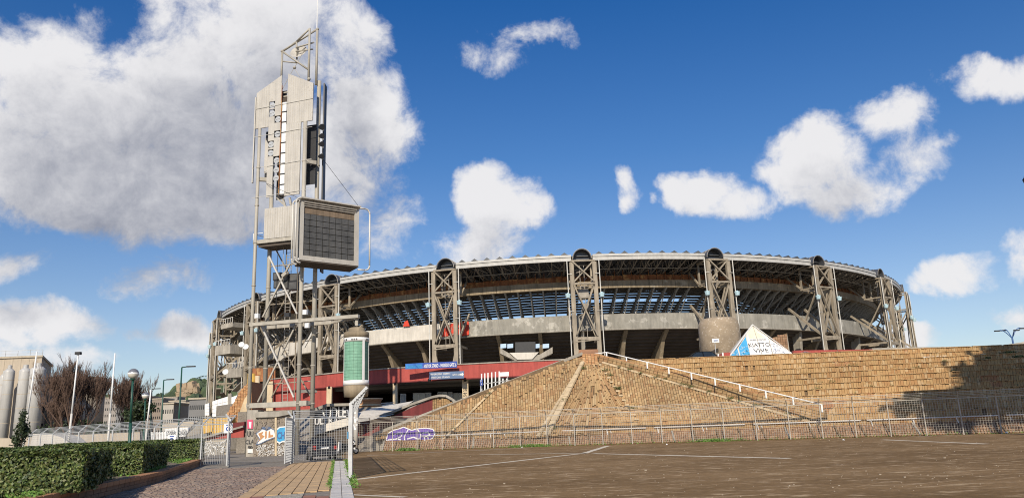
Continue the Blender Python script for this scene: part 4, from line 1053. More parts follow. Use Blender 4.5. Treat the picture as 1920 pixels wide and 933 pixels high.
build(MB().prism([T(.42,25.8,.3),T(.8,25.8,.3),T(.8,28.6,.3),T(.42,29.3,.3)], -TN*.05), 'cladding', m_clad, ft)
for z in (32.2,29.35,26.2,23.3): build(MB().tube(T(-.45,z,-.17),T(5.68,z+.18,-.17),.02,n=6), 'conduit', m_pipe, ft)
build(MB().beam(T(-.5,24.8,-.1),T(-.5,33.4,-.1),.1,.25), 'edge_pipe', m_clad, ft)
lampc = [(1.31,32.35),(1.31,31.55),(1.96,30.85),(1.96,29.35),(1.31,28.4),(1.31,27.55),(1.96,26.75),(1.96,25.8),(1.96,25.0)]
for s_, z in lampc:
    o = build(MB().tube(T(s_,z,-.02),T(s_,z,.45),.27,.2,16), 'round_lamp', m_lens, ft)
    build(MB().tube(T(s_,z,-.06),T(s_,z,.02),.30,n=16).tube(T(s_,z,-.065),T(s_,z,.0),.2,n=12), 'lamp_ring', m_galv, o)
    build(MB().beam(T(s_-.2,z,-.08),T(s_+.2,z+.05,-.08),.035), 'lamp_bar', m_galv, o)
for i, z in enumerate((33.0-.35, 32.15-2.4, 29.85, 28.9, 28.1, 26.9)):
    if i == 0: continue
    build(MB().tube(T(5.9,z,.8),T(6.35,z-.15,.5),.12,.26,10), 'side_spotlight', m_black, ft)
# mid box
o = build(MB().prism([T(.88,19.25,-.05),T(4.6,19.25,-.05),T(4.6,22.15,-.05),T(.88,22.15,-.05)], -TN*1.2), 'equipment_box', m_clad, ft); mb = MB()
for i in range(15): mb.beam(T(1.0+i*.25,19.3,-.06),T(1.0+i*.25,22.1,-.06),.022,.02)
stuff(build(mb, 'ribs', m_towerc, o))
tb((1.9,23.2,.3),(3.2,21.9,.3),.12,.12,'brace'); tb((2.6,23.0,.2),(2.9,22.1,.2),.14,.2,'bracket'); tb((3.3,23.0,.2),(3.5,22.1,.2),.14,.2,'bracket')
# loudspeaker clusters hanging on the ladder side
for i, (a, b, c, d) in enumerate(((512,511,525,524),(527,513,541,526),(513,526,526,539),(528,527,540,540),(543,513,558,526),(541,528,557,542))):
    s0, z1 = Tp(a,b,1.1); s1, z0 = Tp(c,d,1.1)
    o = build(MB().prism([T(s0,z0,1.1),T(s1,z0,1.1),T(s1,z1,1.1),T(s0,z1,1.1)], -TN*.7), 'loudspeaker', m_black, ft)
    build(MB().prism([T(s0+.08,z0+.08,1.08),T(s1-.08,z0+.08,1.08),T(s1-.08,z1-.08,1.08),T(s0+.08,z1-.08,1.08)], -TN*.03), 'speaker_front', m_cell, o)
tb((2.2,16.9,1.2),(4.6,16.9,1.2),.06,.06,'hanger'); 
for s_ in (2.2,2.9,3.6,4.4): tb((s_,16.2,1.2),(s_,18.6,1.2),.035,.035,'hanger')
for (a, b) in ((573,585),(577,610),(483,592)):
    s_, z = Tp(a,b,-.2); build(MB().box(T(s_,z,-.25),(.38,.3,.42),(TX,-TN,ZZ)), 'junction_box', m_white, ft)
s_, z = Tp(539,590,.2); build(MB().box(T(s_,z,.2),(.5,.35,.36),(TX,-TN,ZZ)), 'small_spotlight', m_black, ft)
cab = [T(1.2+i*.4, 11.2-1.6*sin(pi*i/8), -.1) for i in range(9)]; build(MB().path(cab,.03,5), 'drooping_cable', m_black, ft)
for s_, d_ in ((1.7,1.0),(2.2,1.6),(3.5,1.5),(3.8,1.1)):
    build(MB().tube(T(s_,4.4,d_), T(s_+.05,18.8,d_), .028, n=6), 'cable_run', m_black if s_ < 3 else m_steel, ft)
for z in (6.2,9.8,13.4,17.0): tb((.6,z,1.5),(5.4,z+.05,1.5),.09,.09,'thin_tie',m_steel,1.5)
# crown: truss, dish and mast
cr = [T(1.95,35,.3), T(1.95,38.05,.3), T(4.95,34.4,.2), T(4.95,39.9,.2), T(5.2,34.4,1.2), T(5.2,40.3,1.2), T(3.3,39.0,.6)]
for a, b, r_ in ((cr[0],cr[1],.1),(cr[2],cr[3],.11),(cr[4],cr[5],.12),(cr[1],cr[5],.1),(cr[1],cr[6],.09),(cr[6],cr[3],.09),(T(1.95,37,.3),T(3.6,36.6,.4),.07),(cr[1],T(4.9,35.6,.2),.1),(T(3.3,39.0,.6),T(3.4,37.1,.6),.08),(T(3.3,38.3,.5),T(5.1,38.7,.8),.08),(T(3.3,37.9,.5),T(5.0,38.0,.8),.07)):
    build(MB().tube(a, b, r_, n=10), 'crown_tube', m_towerc, ft, True)
for q in (cr[1], T(3.35,36.1,.3), cr[5], T(5.0,34.6,.2)): build(MB().lathe([(.02,-.16),(.13,-.1),(.17,0),(.13,.1),(.02,.16)], q, 12), 'ball_joint', m_towerc, ft, True)
for a, b in ((T(2.2,33.9,.1),T(3.3,36.1,.3)),(T(3.3,36.1,.3),T(4.0,35.0,.2)),(T(3.4,36.2,.3),T(4.4,38,.4))): build(MB().tube(a,b,.025,n=5), 'stay_rod', m_towerc, ft)
o = build(MB().lathe([(.03,0),(.5,.08),(.85,.3),(.82,.32),(.45,.12),(.05,.05)], (0,0,0), 18), 'dish', m_clad, ft, world=False); o.location = T(3.5,37.8,.9)-TO; o.rotation_euler = (radians(65),0,radians(-10))
build(MB().tube(T(5.15,40,1.2),T(5.15,50.5,1.2),.055,.03,8), 'antenna_mast', m_white, ft)
for z in (33.2,33.6): tb((2.3,z,.2),(2.95,z,.2),.1,.12,'rung_beam')
# ------------------------------------------------------------------ scoreboard
Yl, Yr = 65.2, 68.7
sb = thing('scoreboard', 'boxy video scoreboard with dark square cells and looping white pipe handles', 'scoreboard', P(611,490,66.5))
q = [P(564,374.5,Yl), P(671.5,394,Yr), P(665,499.5,Yr), P(558,487,Yl)]
zt, zb = (q[0].z+q[1].z)/2, (q[2].z+q[3].z)/2
SX = V((q[1].x-q[0].x, q[1].y-q[0].y, 0)); SW = SX.length; SX.normalize(); SN = V((SX.y,-SX.x,0)); SO = V((q[0].x,q[0].y,zb)); SH = zt-zb
def B(u, v, d=0): return SO+SX*u+ZZ*v+SN*d
build(MB().prism([B(0,0,-.12),B(SW,0,-.12),B(SW,SH,-.12),B(0,SH,-.12)], -SN*1.15), 'case', m_towerc, sb)
for u0_, u1_, v0_, v1_, nm, mt in ((0,SW,0,.42,'bottom_frame',m_clad),(0,.26,.42,SH-.1,'side_frame',m_clad),(SW-.42,SW,.42,SH-.1,'side_frame',m_clad),(-.1,SW+.05,SH-.1,SH+.1,'top_frame',m_clad)):
    build(MB().prism([B(u0_,v0_,.18),B(u1_,v0_,.18),B(u1_,v1_,.18),B(u0_,v1_,.18)], -SN*.32), nm, mt, sb)
build(MB().prism([B(-.1,SH+.1,.55),B(SW+.05,SH+.1,.55),B(SW+.05,SH+.1,-1.2),B(-.1,SH+.1,-1.2)], (0,0,.12)), 'canopy', m_clad, sb)
for i in range(3): build(MB().beam(B(.2,SH-.15-.16*i,.3-.08*i),B(SW-.3,SH-.15-.16*i,.3-.08*i),.07,.10), 'louvre', m_steel2, sb)
build(MB().prism([B(-.05,-.12,.15),B(SW,-.12,.15),B(SW-.2,-.35,-1.2),B(.1,-.35,-1.2)], (0,0,.1)), 'underside', m_dark, sb)
build(MB().prism([B(-.04,.05,-.2),B(-.04,SH-.05,-.2),B(-.04,SH-.05,-1.25),B(-.04,.05,-1.25)], -SX*.05), 'side_panel', m_clad, sb)
cw_, c0_, v0_ = (SW-.26-.42)/8, .26, .42
ch_ = (SH-.52-.42)/8.1
for i in range(8):
    for j in range(7):
        if j == 6 and i in (0,): pass
        build(MB().box(B(c0_+cw_*(i+.5), v0_+ch_*(j+.5), .02+random.uniform(-.02,.02)), (cw_-.05,.12,ch_-.05), (SX,-SN,ZZ)), 'screen_cell', m_cell, sb)
for i in range(8): build(MB().box(B(c0_+cw_*(i+.5), v0_+ch_*7.5, .0), (cw_-.02,.12,ch_*.97), (SX,-SN,ZZ)), 'stained_cell', m_brn, sb)
build(MB().prism([B(.26,.42,-.1),B(SW-.42,.42,-.1),B(SW-.42,SH,-.1),B(.26,SH,-.1)], -SN*.02), 'screen_backing', m_dark, sb)
def loop(u, sgn, d0, d1, out, nm='pipe_handle'):
    pts = []
    for i in range(7): a = pi/2*i/6; pts.append(B(u+sgn*(out-.45+.45*sin(a)), SH+.15-.45+.45*cos(a), d0))
    for i in range(7): a = pi/2*i/6; pts.append(B(u+sgn*(out-.45+.45*cos(a)), .15-.45+.45-.45*sin(a), d0))
    pts = [B(u,SH+.15,d1)]+pts+[B(u,-.3,d1)]; build(MB().path(pts,.075,10), nm, m_pipe, sb, True)
loop(SW, 1, .1, .0, 1.15); loop(0, -1, .35, .1, .55); loop(0,-1,-.5,-.7,.5)
for (u, v, d) in ((-.2,.0,.3),(-.2,SH+.1,.3)): build(MB().lathe([(.02,-.1),(.1,0),(.02,.1)], B(u,v,d), 8), 'pipe_joint', m_white, sb)
tag(build(MB().tube(T(5.95,27.0,1.0), B(SW+.2,SH+.15,0), .02, n=5).tube(T(1.0,24.6,-.2), B(-.1,SH+.1,.1), .02, n=5), 'steel_cable', m_black, sb))
# ------------------------------------------------------------------ green cylindrical sign on its pole
CY = 66.4; cc = P(668,690,CY); cb = V((cc.x, CY, 0))
cs = thing('cylinder_sign', 'big hanging cylinder sign with green curved panels and white frames on a grey pole', 'sign', cb)
def zc(py): return P(668,py,CY).z
R_ = 22.2/FPX*68.5
z0, z1 = zc(722), zc(634)
build(MB().lathe([(R_*.98,z0),(R_*.98,z1)], cb, 32), 'drum', m_greend, cs, True)
build(MB().lathe([(R_*1.01,z1),(R_*1.01,z1+.5),(R_*.9,z1+.54),(R_*.66,z1+.56),(R_*.66,z1+.85),(R_*.5,z1+.93),(R_*.1,z1+.95)], cb, 32), 'top_cap', m_up, cs, True)
build(MB().lathe([(R_*.5,z0-1.3),(R_*.5,z0-1.0),(R_*.95,z0-.95),(R_*1.0,z0)], cb, 32), 'bottom_cap', m_up, cs, True)
build(MB().lathe([(R_*.48,z0-1.5),(R_*.48,z0-1.3)], cb, 24), 'collar', m_clad, cs)
for a, b in ((z1-.33,z1),(z0,z0+.4)): build(MB().lathe([(R_*1.03,a),(R_*1.03,b)], cb, 32), 'white_band', m_white, cs, True)
def arc(a0, a1, z0_, z1_, r_, name, mat, par, n=8, t=.06):
    mb = MB()
    for i in range(n):
        p = [radians(a0+(a1-a0)*(i+j)/n) for j in (0,1)]
        mb.prism([cb+V((r_*sin(a),-r_*cos(a),z0_)) for a in p]+[cb+V((r_*sin(a),-r_*cos(a),z1_)) for a in reversed(p)], V((-sin(p[0]),cos(p[0]),0))*t)
    return build(mb, name, mat, par)
nr = 12
for i in range(nr):
    za, zb_ = z0+.42+(z1-z0-.77)*i/nr, z0+.42+(z1-z0-.77)*(i+.94)/nr
    for j in range(5): arc(-78+j*20.2+16, -78+(j+1)*20.2+15.2, za, zb_, R_*1.01, 'green_panel', m_green, cs, 3)
    for j in range(2): arc(54+j*18, 71+j*18, za, zb_, R_*1.01, 'dark_green_panel', m_greend, cs, 3)
arc(40,52,z0+.3,z1-.2,R_*1.03,'white_strip',m_white,cs,3); arc(-66,-62.5,z0+.3,z1-.2,R_*1.03,'white_strip',m_white,cs,1); arc(85,92,z0+.3,z1-.2,R_*1.03,'white_strip',m_white,cs,1)
for i, a in enumerate((-55,-42,-12,-2,8,60,70)): arc(a,a+7,z1-.25,z1-.1,R_*1.045,'printed_mark',m_cell,cs,1,.02)
build(MB().tube(cb+V((0,0,0)), cb+V((0,0,z0-1.3)), .2, n=16), 'pole', m_clad, cs, True)
for i in range(14):
    a = random.uniform(-1.3,.9); z = random.uniform(1.6,3.6); p = cb+V((.21*sin(a),-.21*cos(a),z)); build(MB().box(p,(.14,.02,.16),(V((cos(a),sin(a),0)),V((-sin(a),cos(a),0)),ZZ)), 'torn_poster', m_white, cs)
build(MB().beam(cb+V((0,0,z1+1.1)), cb+V((0,0,z1+1.9)), .25), 'hanger', m_towerc, cs)
# scooter parked by the pole
def scooter(loc, rz, lab):
    t = thing('motor_scooter', lab, 'scooter', (0,0,0)); 
    for x in (-.55,.6):
        o = link('wheel', None, t); bpy.data.objects.remove(o)
        mb = MB(); 
        for i in range(20):
            a0, a1 = 2*pi*i/20, 2*pi*(i+1)/20; mb.tube((x+.2*cos(a0),0,.26+.2*sin(a0)),(x+.2*cos(a1),0,.26+.2*sin(a1)),.055,n=6,cap=False)
        w = build(mb, 'wheel', m_tyre, t); build(MB().tube((x,-.04,.26),(x,.04,.26),.13,n=12), 'rim', m_rim, w)
    build(MB().prism([(-.85,-.16,.55),(-.9,-.16,.72),(-.5,-.16,.82),(.0,-.16,.72),(.05,-.16,.5),(.35,-.16,.32),(.3,-.16,.24),(-.15,-.16,.24),(-.35,-.16,.42)], (0,.32,0)), 'body', m_carb, t)
    build(MB().prism([(-.75,-.13,.80),(-.1,-.13,.76),(-.12,-.13,.84),(-.7,-.13,.9)], (0,.26,0)), 'saddle', m_tyre, t)
    build(MB().prism([(.42,-.2,.3),(.52,-.2,.3),(.42,-.15,1.0),(.34,-.15,1.0)], (0,.4,0)), 'front_shield', m_wspray, t)
    build(MB().tube((.62,0,.28),(.38,0,1.05),.035), 'fork', m_galv, t); build(MB().tube((.36,-.33,1.06),(.36,.33,1.06),.025).tube((.36,0,1.02),(.36,0,1.14),.09,.06), 'handlebar', m_black, t)
    build(MB().tube((.44,0,.96),(.52,0,.94),.09,.08,12), 'headlight', m_lens, t)
    build(MB().tube((.3,-.3,1.06),(.28,-.38,1.28),.012).box((.28,-.4,1.3),(.03,.12,.09)), 'mirror', m_black, t)
    t.location = loc; t.rotation_euler = (0,0,rz)
scooter((cb.x+.1, 63.2, 0), radians(25), 'dark motor scooter with pale front shield parked at the foot of the cylinder sign pole')
q = G(681,846); scooter((q.x+.1,62.4,0), radians(165), 'second dark scooter facing left and parked nearest the first fence post')
# ------------------------------------------------------------------ fences
def fence(name, lab, pts, H, sl, spacing=2.2, cell=.15, mesh_ok=True, wires=4, slh=.5, post=.07, mat=m_galv, closed_top=True, wr=.022, r=.011, base=.12, group=None):
    t = thing(name, lab, 'fence', (pts[0][0], pts[0][1], 0), group)
    for a, b in zip(pts, pts[1:]):
        a, b = V((a[0],a[1],0)), V((b[0],b[1],0)); D = b-a; ln = D.length; D.normalize(); n = V((D.y,-D.x,0)); k = max(1, round(ln/spacing)); s_ = ln/k
        for i in range(k+1):
            if i == k and b != V((pts[-1][0],pts[-1][1],0)): continue
            p = a+D*s_*i; o = build(MB().beam(p, p+ZZ*H, post, post), 'post', mat, t)
            build(MB().beam(p+ZZ*H, p+ZZ*(H+slh)+n*sl, post*.8, post), 'outrigger', mat, o)
        for i in range(k):
            p0, p1 = a+D*(s_*i), a+D*(s_*(i+1)); mb = MB(); m_ = max(2, int(s_/cell))
            for j in range(1, m_): q = p0.lerp(p1, j/m_); mb.beam(q+ZZ*base, q+ZZ*H, r*2, r*2)
            kk = int((H-base)/cell)
            for j in range(kk+1): z = base+(H-base)*j/kk; mb.beam(p0+ZZ*z, p1+ZZ*z, r*1.6, r*1.6)
            if mesh_ok: stuff(build(mb, 'mesh_panel', mat if mat is not m_galv else m_galv, t))
            build(MB().beam(p0+ZZ*H, p1+ZZ*H, .05, .06), 'top_rail', mat, t)
            for j in range(1, wires+1):
                u = j/wires; build(MB().beam(p0+ZZ*(H+slh*u)+n*sl*u, p1+ZZ*(H+slh*u)+n*sl*u, max(.035, wr) if j == wires else wr), 'outrigger_wire', mat, t)
    return t
fence('mesh_fence', 'long mesh fence with bent-out tops running in front of the brick slopes', [(-14.8,69.2)]+FB[1:6], 2.45, .42, 2.22, .15, mat=m_fence2, r=.0065, slh=.42)
NF0 = G(657,897); nf = [(NF0.x, NF0.y), kl(49.5, .85)[:2]]
# the near run leans its top to the right, over the asphalt
fence('side_fence', 'tall galvanised mesh fence running away along the pale kerb with top leaning right', nf, 2.62, .55, 2.15, .16, post=.075, r=.008, slh=.55)
e = V((NF0.x, NF0.y, 0)); o_ = thing('gate_post', 'thick galvanised end post with long slotted outrigger nearest the camera', 'post', e)
pp = build(MB().beam(e+V((.03,-.12,0)), e+V((.03,-.12,2.7)), .13, .15), 'post', m_galv, o_)
build(MB().beam(e+V((.03,-.12,2.66)), e+V((.62,-.14,3.25)), .10, .11), 'outrigger', m_galv, o_)
for i in range(7): build(MB().box(e+V((.10+.08*i,-.16,2.66+.078*i)), (.07,.1,.03)), 'wire_clip', m_black, o_)
build(MB().box(e+V((-.06,-.2,1.55)), (.03,.06,.25)), 'blue_sticker', m_cyan, o_)
cpn = [kl(49.2,.85)[:2], (-13.55,47.6)]
fence('cross_fence', 'short mesh fence panel in front of the parked dark hatchback', cpn[::-1], 2.6, -.35, 2.6, .15, post=.08, r=.0065, slh=.45)
def leaf_gate(name, lab, hinge, dirv, w, h, box=True):
    t = thing(name, lab, 'gate', hinge); hinge = V(hinge); D = V(dirv).normalized()
    build(MB().beam(hinge, hinge+ZZ*(h+.15), .12, .12), 'hinge_post', m_galv, t)
    for u in (.12, w): build(MB().beam(hinge+D*u+ZZ*.1, hinge+D*u+ZZ*h, .06, .06), 'stile', m_galv, t)
    for z in (.12, h): build(MB().beam(hinge+D*.12+ZZ*z, hinge+D*w+ZZ*z, .06, .06), 'rail', m_galv, t)
    mb = MB(); k = int(w/.14)
    for i in range(1,k): mb.beam(hinge+D*(w*i/k)+ZZ*.12, hinge+D*(w*i/k)+ZZ*h, .013)
    for i in range(1, int(h/.14)): mb.beam(hinge+D*.12+ZZ*(.12+i*.14), hinge+D*w+ZZ*(.12+i*.14), .018)
    stuff(build(mb, 'mesh_panel', m_galv, t)); build(MB().beam(hinge+ZZ*(h+.1), hinge+ZZ*(h+.45)+V((-.25,-.1,0)), .1), 'outrigger', m_galv, t); return t
leaf_gate('open_gate', 'open mesh gate leaf seen edge-on at the left end of the cross fence', (-13.65,47.5,0), (.17,-1,0), 3.1, 2.6)
gl = G(428,873); leaf_gate('open_gate', 'open mesh gate leaf seen edge-on at the right end of the left fence', (gl.x, gl.y, 0), (.33,-1,0), .0+2.2, 2.55)
LF = [(-41,66),(-30.5,56.5),(-17.4,47.2)]
fence('left_fence', 'long fence with barred bent-out top running behind the hedge on the left', LF, 2.45, -.5, 2.6, .17, wires=5, slh=.48, r=.006, mat=m_galv, wr=.03)
# white round-number plates on the fence
for px, py, lab in ((344,818,'small white square plate with a blue ring on the fence above the hedge'),(434,802,'small white square plate with a blue ring on the gate post')):
    Y = 48.6 if px < 400 else 46.2; c = P(px-6 if px > 400 else px-22, py+5 if px < 400 else py, Y); t = thing('ring_plate', lab, 'sign', c)
    build(MB().box(c, (.52,.02,.55)), 'plate', m_white, t); build(MB().tube(c+V((0,-.02,-.03)), c+V((0,-.03,-.03)), .13, n=16), 'ring', m_blue2, t); build(MB().tube(c+V((0,-.03,-.03)), c+V((0,-.035,-.03)), .06, n=12), 'ring_centre', m_white, t)
    build(MB().box(c+V((0,-.02,.19)), (.26,.012,.05)), 'printed_bar', m_blue2, t)
# ------------------------------------------------------------------ graffitied stone wall between the tower legs
def wall_panel(t, pts, Y, th, mat, name, stones=None):
    q = [P(x,y,Y) for x, y in pts]; return build(MB().prism(q, (0,th,0)), name, mat, t), q
sw = thing('stone_wall', 'rough flagstone wall with graffiti and flat slab roof between the floodlight legs', 'wall', G(510,856))
YW = 67.9
def flag(pts, Y, par, cell=.42):
    """irregular flagstones on a wall: jittered cells over pale joints"""
    q = [P(x,y,Y) for x, y in pts]; uv = [(p.x,p.z) for p in q]; x0, x1 = min(u for u,_ in uv), max(u for u,_ in uv); z0_, z1_ = min(v for _,v in uv), max(v for _,v in uv)
    rnd = random.Random(9); nx, nz = int((x1-x0)/cell)+2, int((z1_-z0_)/cell)+2
    g = {(i,j): (x0+(i-.5+.5*(j%2))*cell+rnd.uniform(-.13,.13), z0_+(j-.2)*cell+rnd.uniform(-.13,.13)) for i in range(-1,nx+2) for j in range(-1,nz+2)}
    for i in range(-1,nx+1):
        for j in range(-1,nz+1):
            pc = [g[i,j],g[i+1,j],g[i+1,j+1],g[i,j+1]]; cxm, czm = sum(p[0] for p in pc)/4, sum(p[1] for p in pc)/4
            if not in_poly(cxm, czm, uv) : continue
            pc = [(min(max(cxm+(a-cxm)*.86,x0),x1), max(cz_,z0_)) for a, cz_ in ((p[0], czm+(p[1]-czm)*.86) for p in pc)]
            build(MB().prism([V((a,Y,b_)) for a, b_ in pc], (0,-.06-rnd.random()*.03,0)), 'flagstone', m_slate, par)
wpts = [(477,787),(483,783),(517,779),(517,856),(476,857)]
wall_panel(sw, wpts, YW, 1.2, m_joint, 'wall_body'); flag(wpts, YW, sw)
wp2 = [(518,779),(546,772),(546,856),(518,856)]
wall_panel(sw, wp2, YW, 1.2, m_joint, 'wall_body'); flag(wp2, YW, sw)
build(MB().beam(P(517.5,782,YW-.15), P(517.5,857,YW-.15), .16, .16), 'cream_pilaster', m_cream, sw)
build(MB().prism([P(x,y,YW-.3) for x, y in ((478,774),(485,771),(518,771),(548,768),(548,775),(518,781),(478,782))], (0,2.2,0)), 'slab_roof', m_conc, sw)
build(MB().prism([P(x,y,TO.y-.6) for x, y in ((464,768),(484,768),(484,774),(477,790),(476,857),(461,857))], (0,1.6,0)), 'leg_pier', m_conc, sw)
yp = TO.y-.7
gp = thing('pink_poster', 'pink poster with a white figure pasted on the concrete pier between the legs', 'poster', P(469,794,yp))
build(MB().prism([P(x,y,yp) for x, y in ((463.5,786),(474,786),(474,803),(463.5,803))], (0,.03,0)), 'paper', m_pink, gp)
build(MB().prism([P(x,y,yp-.02) for x, y in ((466.5,790),(471.5,790),(471,796),(470.5,802),(468,802),(467,796))], (0,.01,0)), 'white_figure', m_white, gp)
g1 = thing('scrawl_graffiti', 'black letters CLA and a figure 8 scrawled on the concrete pier under the pink poster', 'graffiti', P(469,830,yp))
text('UU', m_bspray, g1, P(469,812,yp), (1,0,0), ZZ, .5, .45); text('CLA', m_bspray, g1, P(468,827,yp), (1,0,0), ZZ, .75, .36); text('8', m_bspray, g1, P(469,837,yp), (0,0,1), (-1,0,0), .22, .4)
build(MB().prism([P(x,y,yp) for x, y in ((464,841),(474,841),(474,849),(464,848))], (0,.02,0)), 'white_patch', m_wspray, g1)
g2 = thing('orange_graffiti', 'orange and white block letter graffiti on the left part of the stone wall', 'graffiti', P(498,820,YW-.15))
YG = YW-.13
build(MB().prism([P(x,y,YG) for x, y in [(481,812),(492,804),(500,806),(508,803),(514,806),(516,818),(508,821),(500,824),(488,830),(480,832),(486,822)]], (0,.02,0)), 'white_fill', m_wspray, g2)
for pts in ([(484,812),(494,808),(491,814),(496,817),(484,828),(488,820)],[(497,808),(500,807),(500,820),(497,822)],[(504,808),(506,807),(507,815),(512,814),(512,818),(503,820)]):
    build(MB().prism([P(x,y,YG-.02) for x, y in pts], (0,.015,0)), 'orange_letter', m_orange, g2)
for pts in ([(480,833),(487,822),(480,812),(492,803),(500,806)],[(500,806),(508,802),(515,806),(517,819),(508,822),(500,825),(488,831),(480,833)],[(490,801),(500,799),(508,801),(500,803),(490,801)]):
    mb = MB()
    for a, b in zip(pts, pts[1:]): mb.beam(P(*a,YG-.03), P(*b,YG-.03), .012, .045)
    build(mb, 'dark_outline', m_sgn, g2)
g3 = thing('blue_graffiti', 'bright blue bubble graffiti with white outline on the right part of the stone wall', 'graffiti', P(530,812,YG))
build(MB().prism([P(x,y,YG) for x, y in ((517.5,804),(524,799),(536,798),(546,797),(546,826),(538,829),(530,828),(524,831),(517.5,828))], (0,.02,0)), 'white_outline', m_wspray, g3)
build(MB().prism([P(x,y,YG-.02) for x, y in ((519,806),(525,801),(546,799),(546,823),(536,825),(530,825),(524,828),(519,825))], (0,.015,0)), 'blue_fill', m_cyan, g3)
text('CHIM', m_blue, g3, P(532,815,YG-.04), (1,0,0), ZZ, 1.15, .6, bold=.02)
g4 = MB(); rnd = random.Random(21)
for i in range(240):
    x = rnd.uniform(482,545); y = rnd.uniform(832,855)
    if 516 < x < 519: continue
    a = P(x,y,YG+.02); d = V((rnd.uniform(-1,1),0,rnd.uniform(-1,1)))*.16; g4.beam(a, a+d, .012, .035)
g4o = tag(build(g4, 'white_scribbles', m_wspray), 'dense tangle of white spray scribbles along the foot of the stone wall', 'graffiti'); g4o['kind'] = 'stuff'; del g4o['category']
# ------------------------------------------------------------------ parked hatchback (rear view) and the black car on the upper level
def car(loc, rz, lab, paint, group=None):
    t = thing('parked_car', lab, 'car', (0,0,0))
    L_, Wd = 3.9, 1.62
    def sec(x, pts): return [(x, y, z) for y, z in pts]
    mb = MB()
    st_ = [(-1.95,.30,.72,.70),(-1.9,.28,.92,.78),(-1.2,.24,.95,.80),(.55,.24,.93,.80),(1.5,.26,.80,.76),(1.9,.3,.66,.68)]
    rings = []
    for x, zl, zh, hw_ in st_: rings.append([V((x,-hw_*.94,zl)),V((x,-hw_,zl+.18)),V((x,-hw_,zh-.15)),V((x,-hw_*.94,zh)),V((x,hw_*.94,zh)),V((x,hw_,zh-.15)),V((x,hw_,zl+.18)),V((x,hw_*.94,zl))])
    def loft(rs, mb):
        vs = [p for r__ in rs for p in r__]; n = len(rs[0]); fs = [(i*n+j, i*n+(j+1) % n, (i+1)*n+(j+1) % n, (i+1)*n+j) for i in range(len(rs)-1) for j in range(n)]
        mb.add(vs, fs+[tuple(range(n))[::-1], tuple(range((len(rs)-1)*n, len(rs)*n))]); return mb
    build(loft(rings, mb), 'body', paint, t)
    cabr = [(-1.86,.93,.93,.70),(-1.42,.93,1.40,.60),(-.9,.93,1.44,.62),(.1,.93,1.42,.62),(.85,.93,.96,.70)]
    rs = [[V((x,-hw_-.06*(zh > 1.2),zl)),V((x,-hw_,(zl+zh)/2+.02)),V((x,-hw_+.04,zh-.04)),V((x,-hw_+.14,zh)),V((x,hw_-.14,zh)),V((x,hw_-.04,zh-.04)),V((x,hw_,(zl+zh)/2+.02)),V((x,hw_+.06*(zh > 1.2),zl))] for x, zl, zh, hw_ in cabr]
    build(loft(rs, MB()), 'cabin_glass', m_cglass, t)
    build(MB().prism([(-1.44,-.56,1.405),(-.9,-.58,1.445),(.1,-.58,1.425),(.22,-.5,1.37),(.22,.5,1.37),(.1,.58,1.425),(-.9,.58,1.445),(-1.44,.56,1.405)], (0,0,.03)), 'roof', paint, t)
    for s in (-1,1):
        for (x0, x1, z0_, z1_) in ((-1.9,-1.42,.93,1.42),(-.55,-.5,.93,1.44),(.85,.12,.95,1.43)): build(MB().beam((x0,s*.72,z0_),(x1,s*.60,z1_),.07,.06), 'pillar', paint, t)
        build(MB().box((-1.93,s*.66,.80),(.08,.2,.26)), 'tail_lamp', m_tail, t); build(MB().box((1.86,s*.55,.62),(.08,.24,.14)), 'headlamp', m_lens, t)
        build(MB().box((.62,s*.86,.98),(.12,.14,.12)), 'wing_mirror', paint, t)
        for x in (-1.2,1.22):
            w = build(MB().tube((x,s*.66,.3),(x,s*.83,.3),.31,n=20), 'wheel', m_tyre, t); build(MB().tube((x,s*.82,.3),(x,s*.845,.3),.19,n=14), 'rim', m_rim, w)
    build(MB().box((-1.99,0,.44),(.14,1.5,.22)), 'rear_bumper', paint, t); build(MB().box((1.94,0,.42),(.14,1.46,.22)), 'front_bumper', paint, t)
    build(MB().box((-1.965,0,.78),(.02,.52,.12)), 'number_plate', m_white, t)
    build(MB().box((-1.96,0,.62),(.03,1.3,.03)), 'trim_strip', m_black, t); build(MB().tube((-2.05,.4,.26),(-1.9,.4,.28),.03,n=8), 'exhaust', m_galv, t)
    t.location = loc; t.rotation_euler = (0,0,rz); return t
ca, cb2 = G(563,862), G(618,859)
car((-13.15,52.6,0), radians(111), 'dark grey hatchback seen from behind, parked behind the cross fence', m_carp)
car((17.8,76.5,PZ), radians(178), 'black car of which only the roof shows above the terrace beside the drum', m_carb)
# ------------------------------------------------------------------ walls and ramps between the floodlight tower and the bridge
dw = thing('dark_graffiti_wall', 'black painted wall with white block letters under a grey slab roof behind the fence', 'wall', P(625,800,74))
build(MB().prism([P(x,y,74) for x, y in ((586,765),(612,757),(655,757),(655,800),(586,806))], (0,.5,0)), 'wall_body', m_bspray, dw)
build(MB().prism([P(x,y,73.4) for x, y in ((583,767),(612,756),(657,755),(657,760),(614,761),(585,772))], (0,3,0)), 'slab_roof', m_conc, dw)
text('SUDLE', m_wspray, dw, P(626,773,73.9), (1,0,.02), ZZ, 2.3, 1.1, bold=.02); text('ULTRA', m_wspray, dw, P(612,788,73.9), (1,0,.05), ZZ, 2.2, .6, bold=.02)
rr_ = thing('concrete_ramp', 'pale concrete ramp wall rising to the right behind the dark hatchback', 'ramp', P(610,820,72))
build(MB().prism([P(x,y,71.5) for x, y in ((583,802),(642,785),(660,781),(660,795),(612,808),(583,818))], (0,1.2,0)), 'ramp_side', m_ringw, rr_)
build(MB().prism([P(x,y,71.8) for x, y in ((583,818),(612,808),(660,795),(660,840),(583,842))], (0,.6,0)), 'shaded_wall', m_dark, rr_)
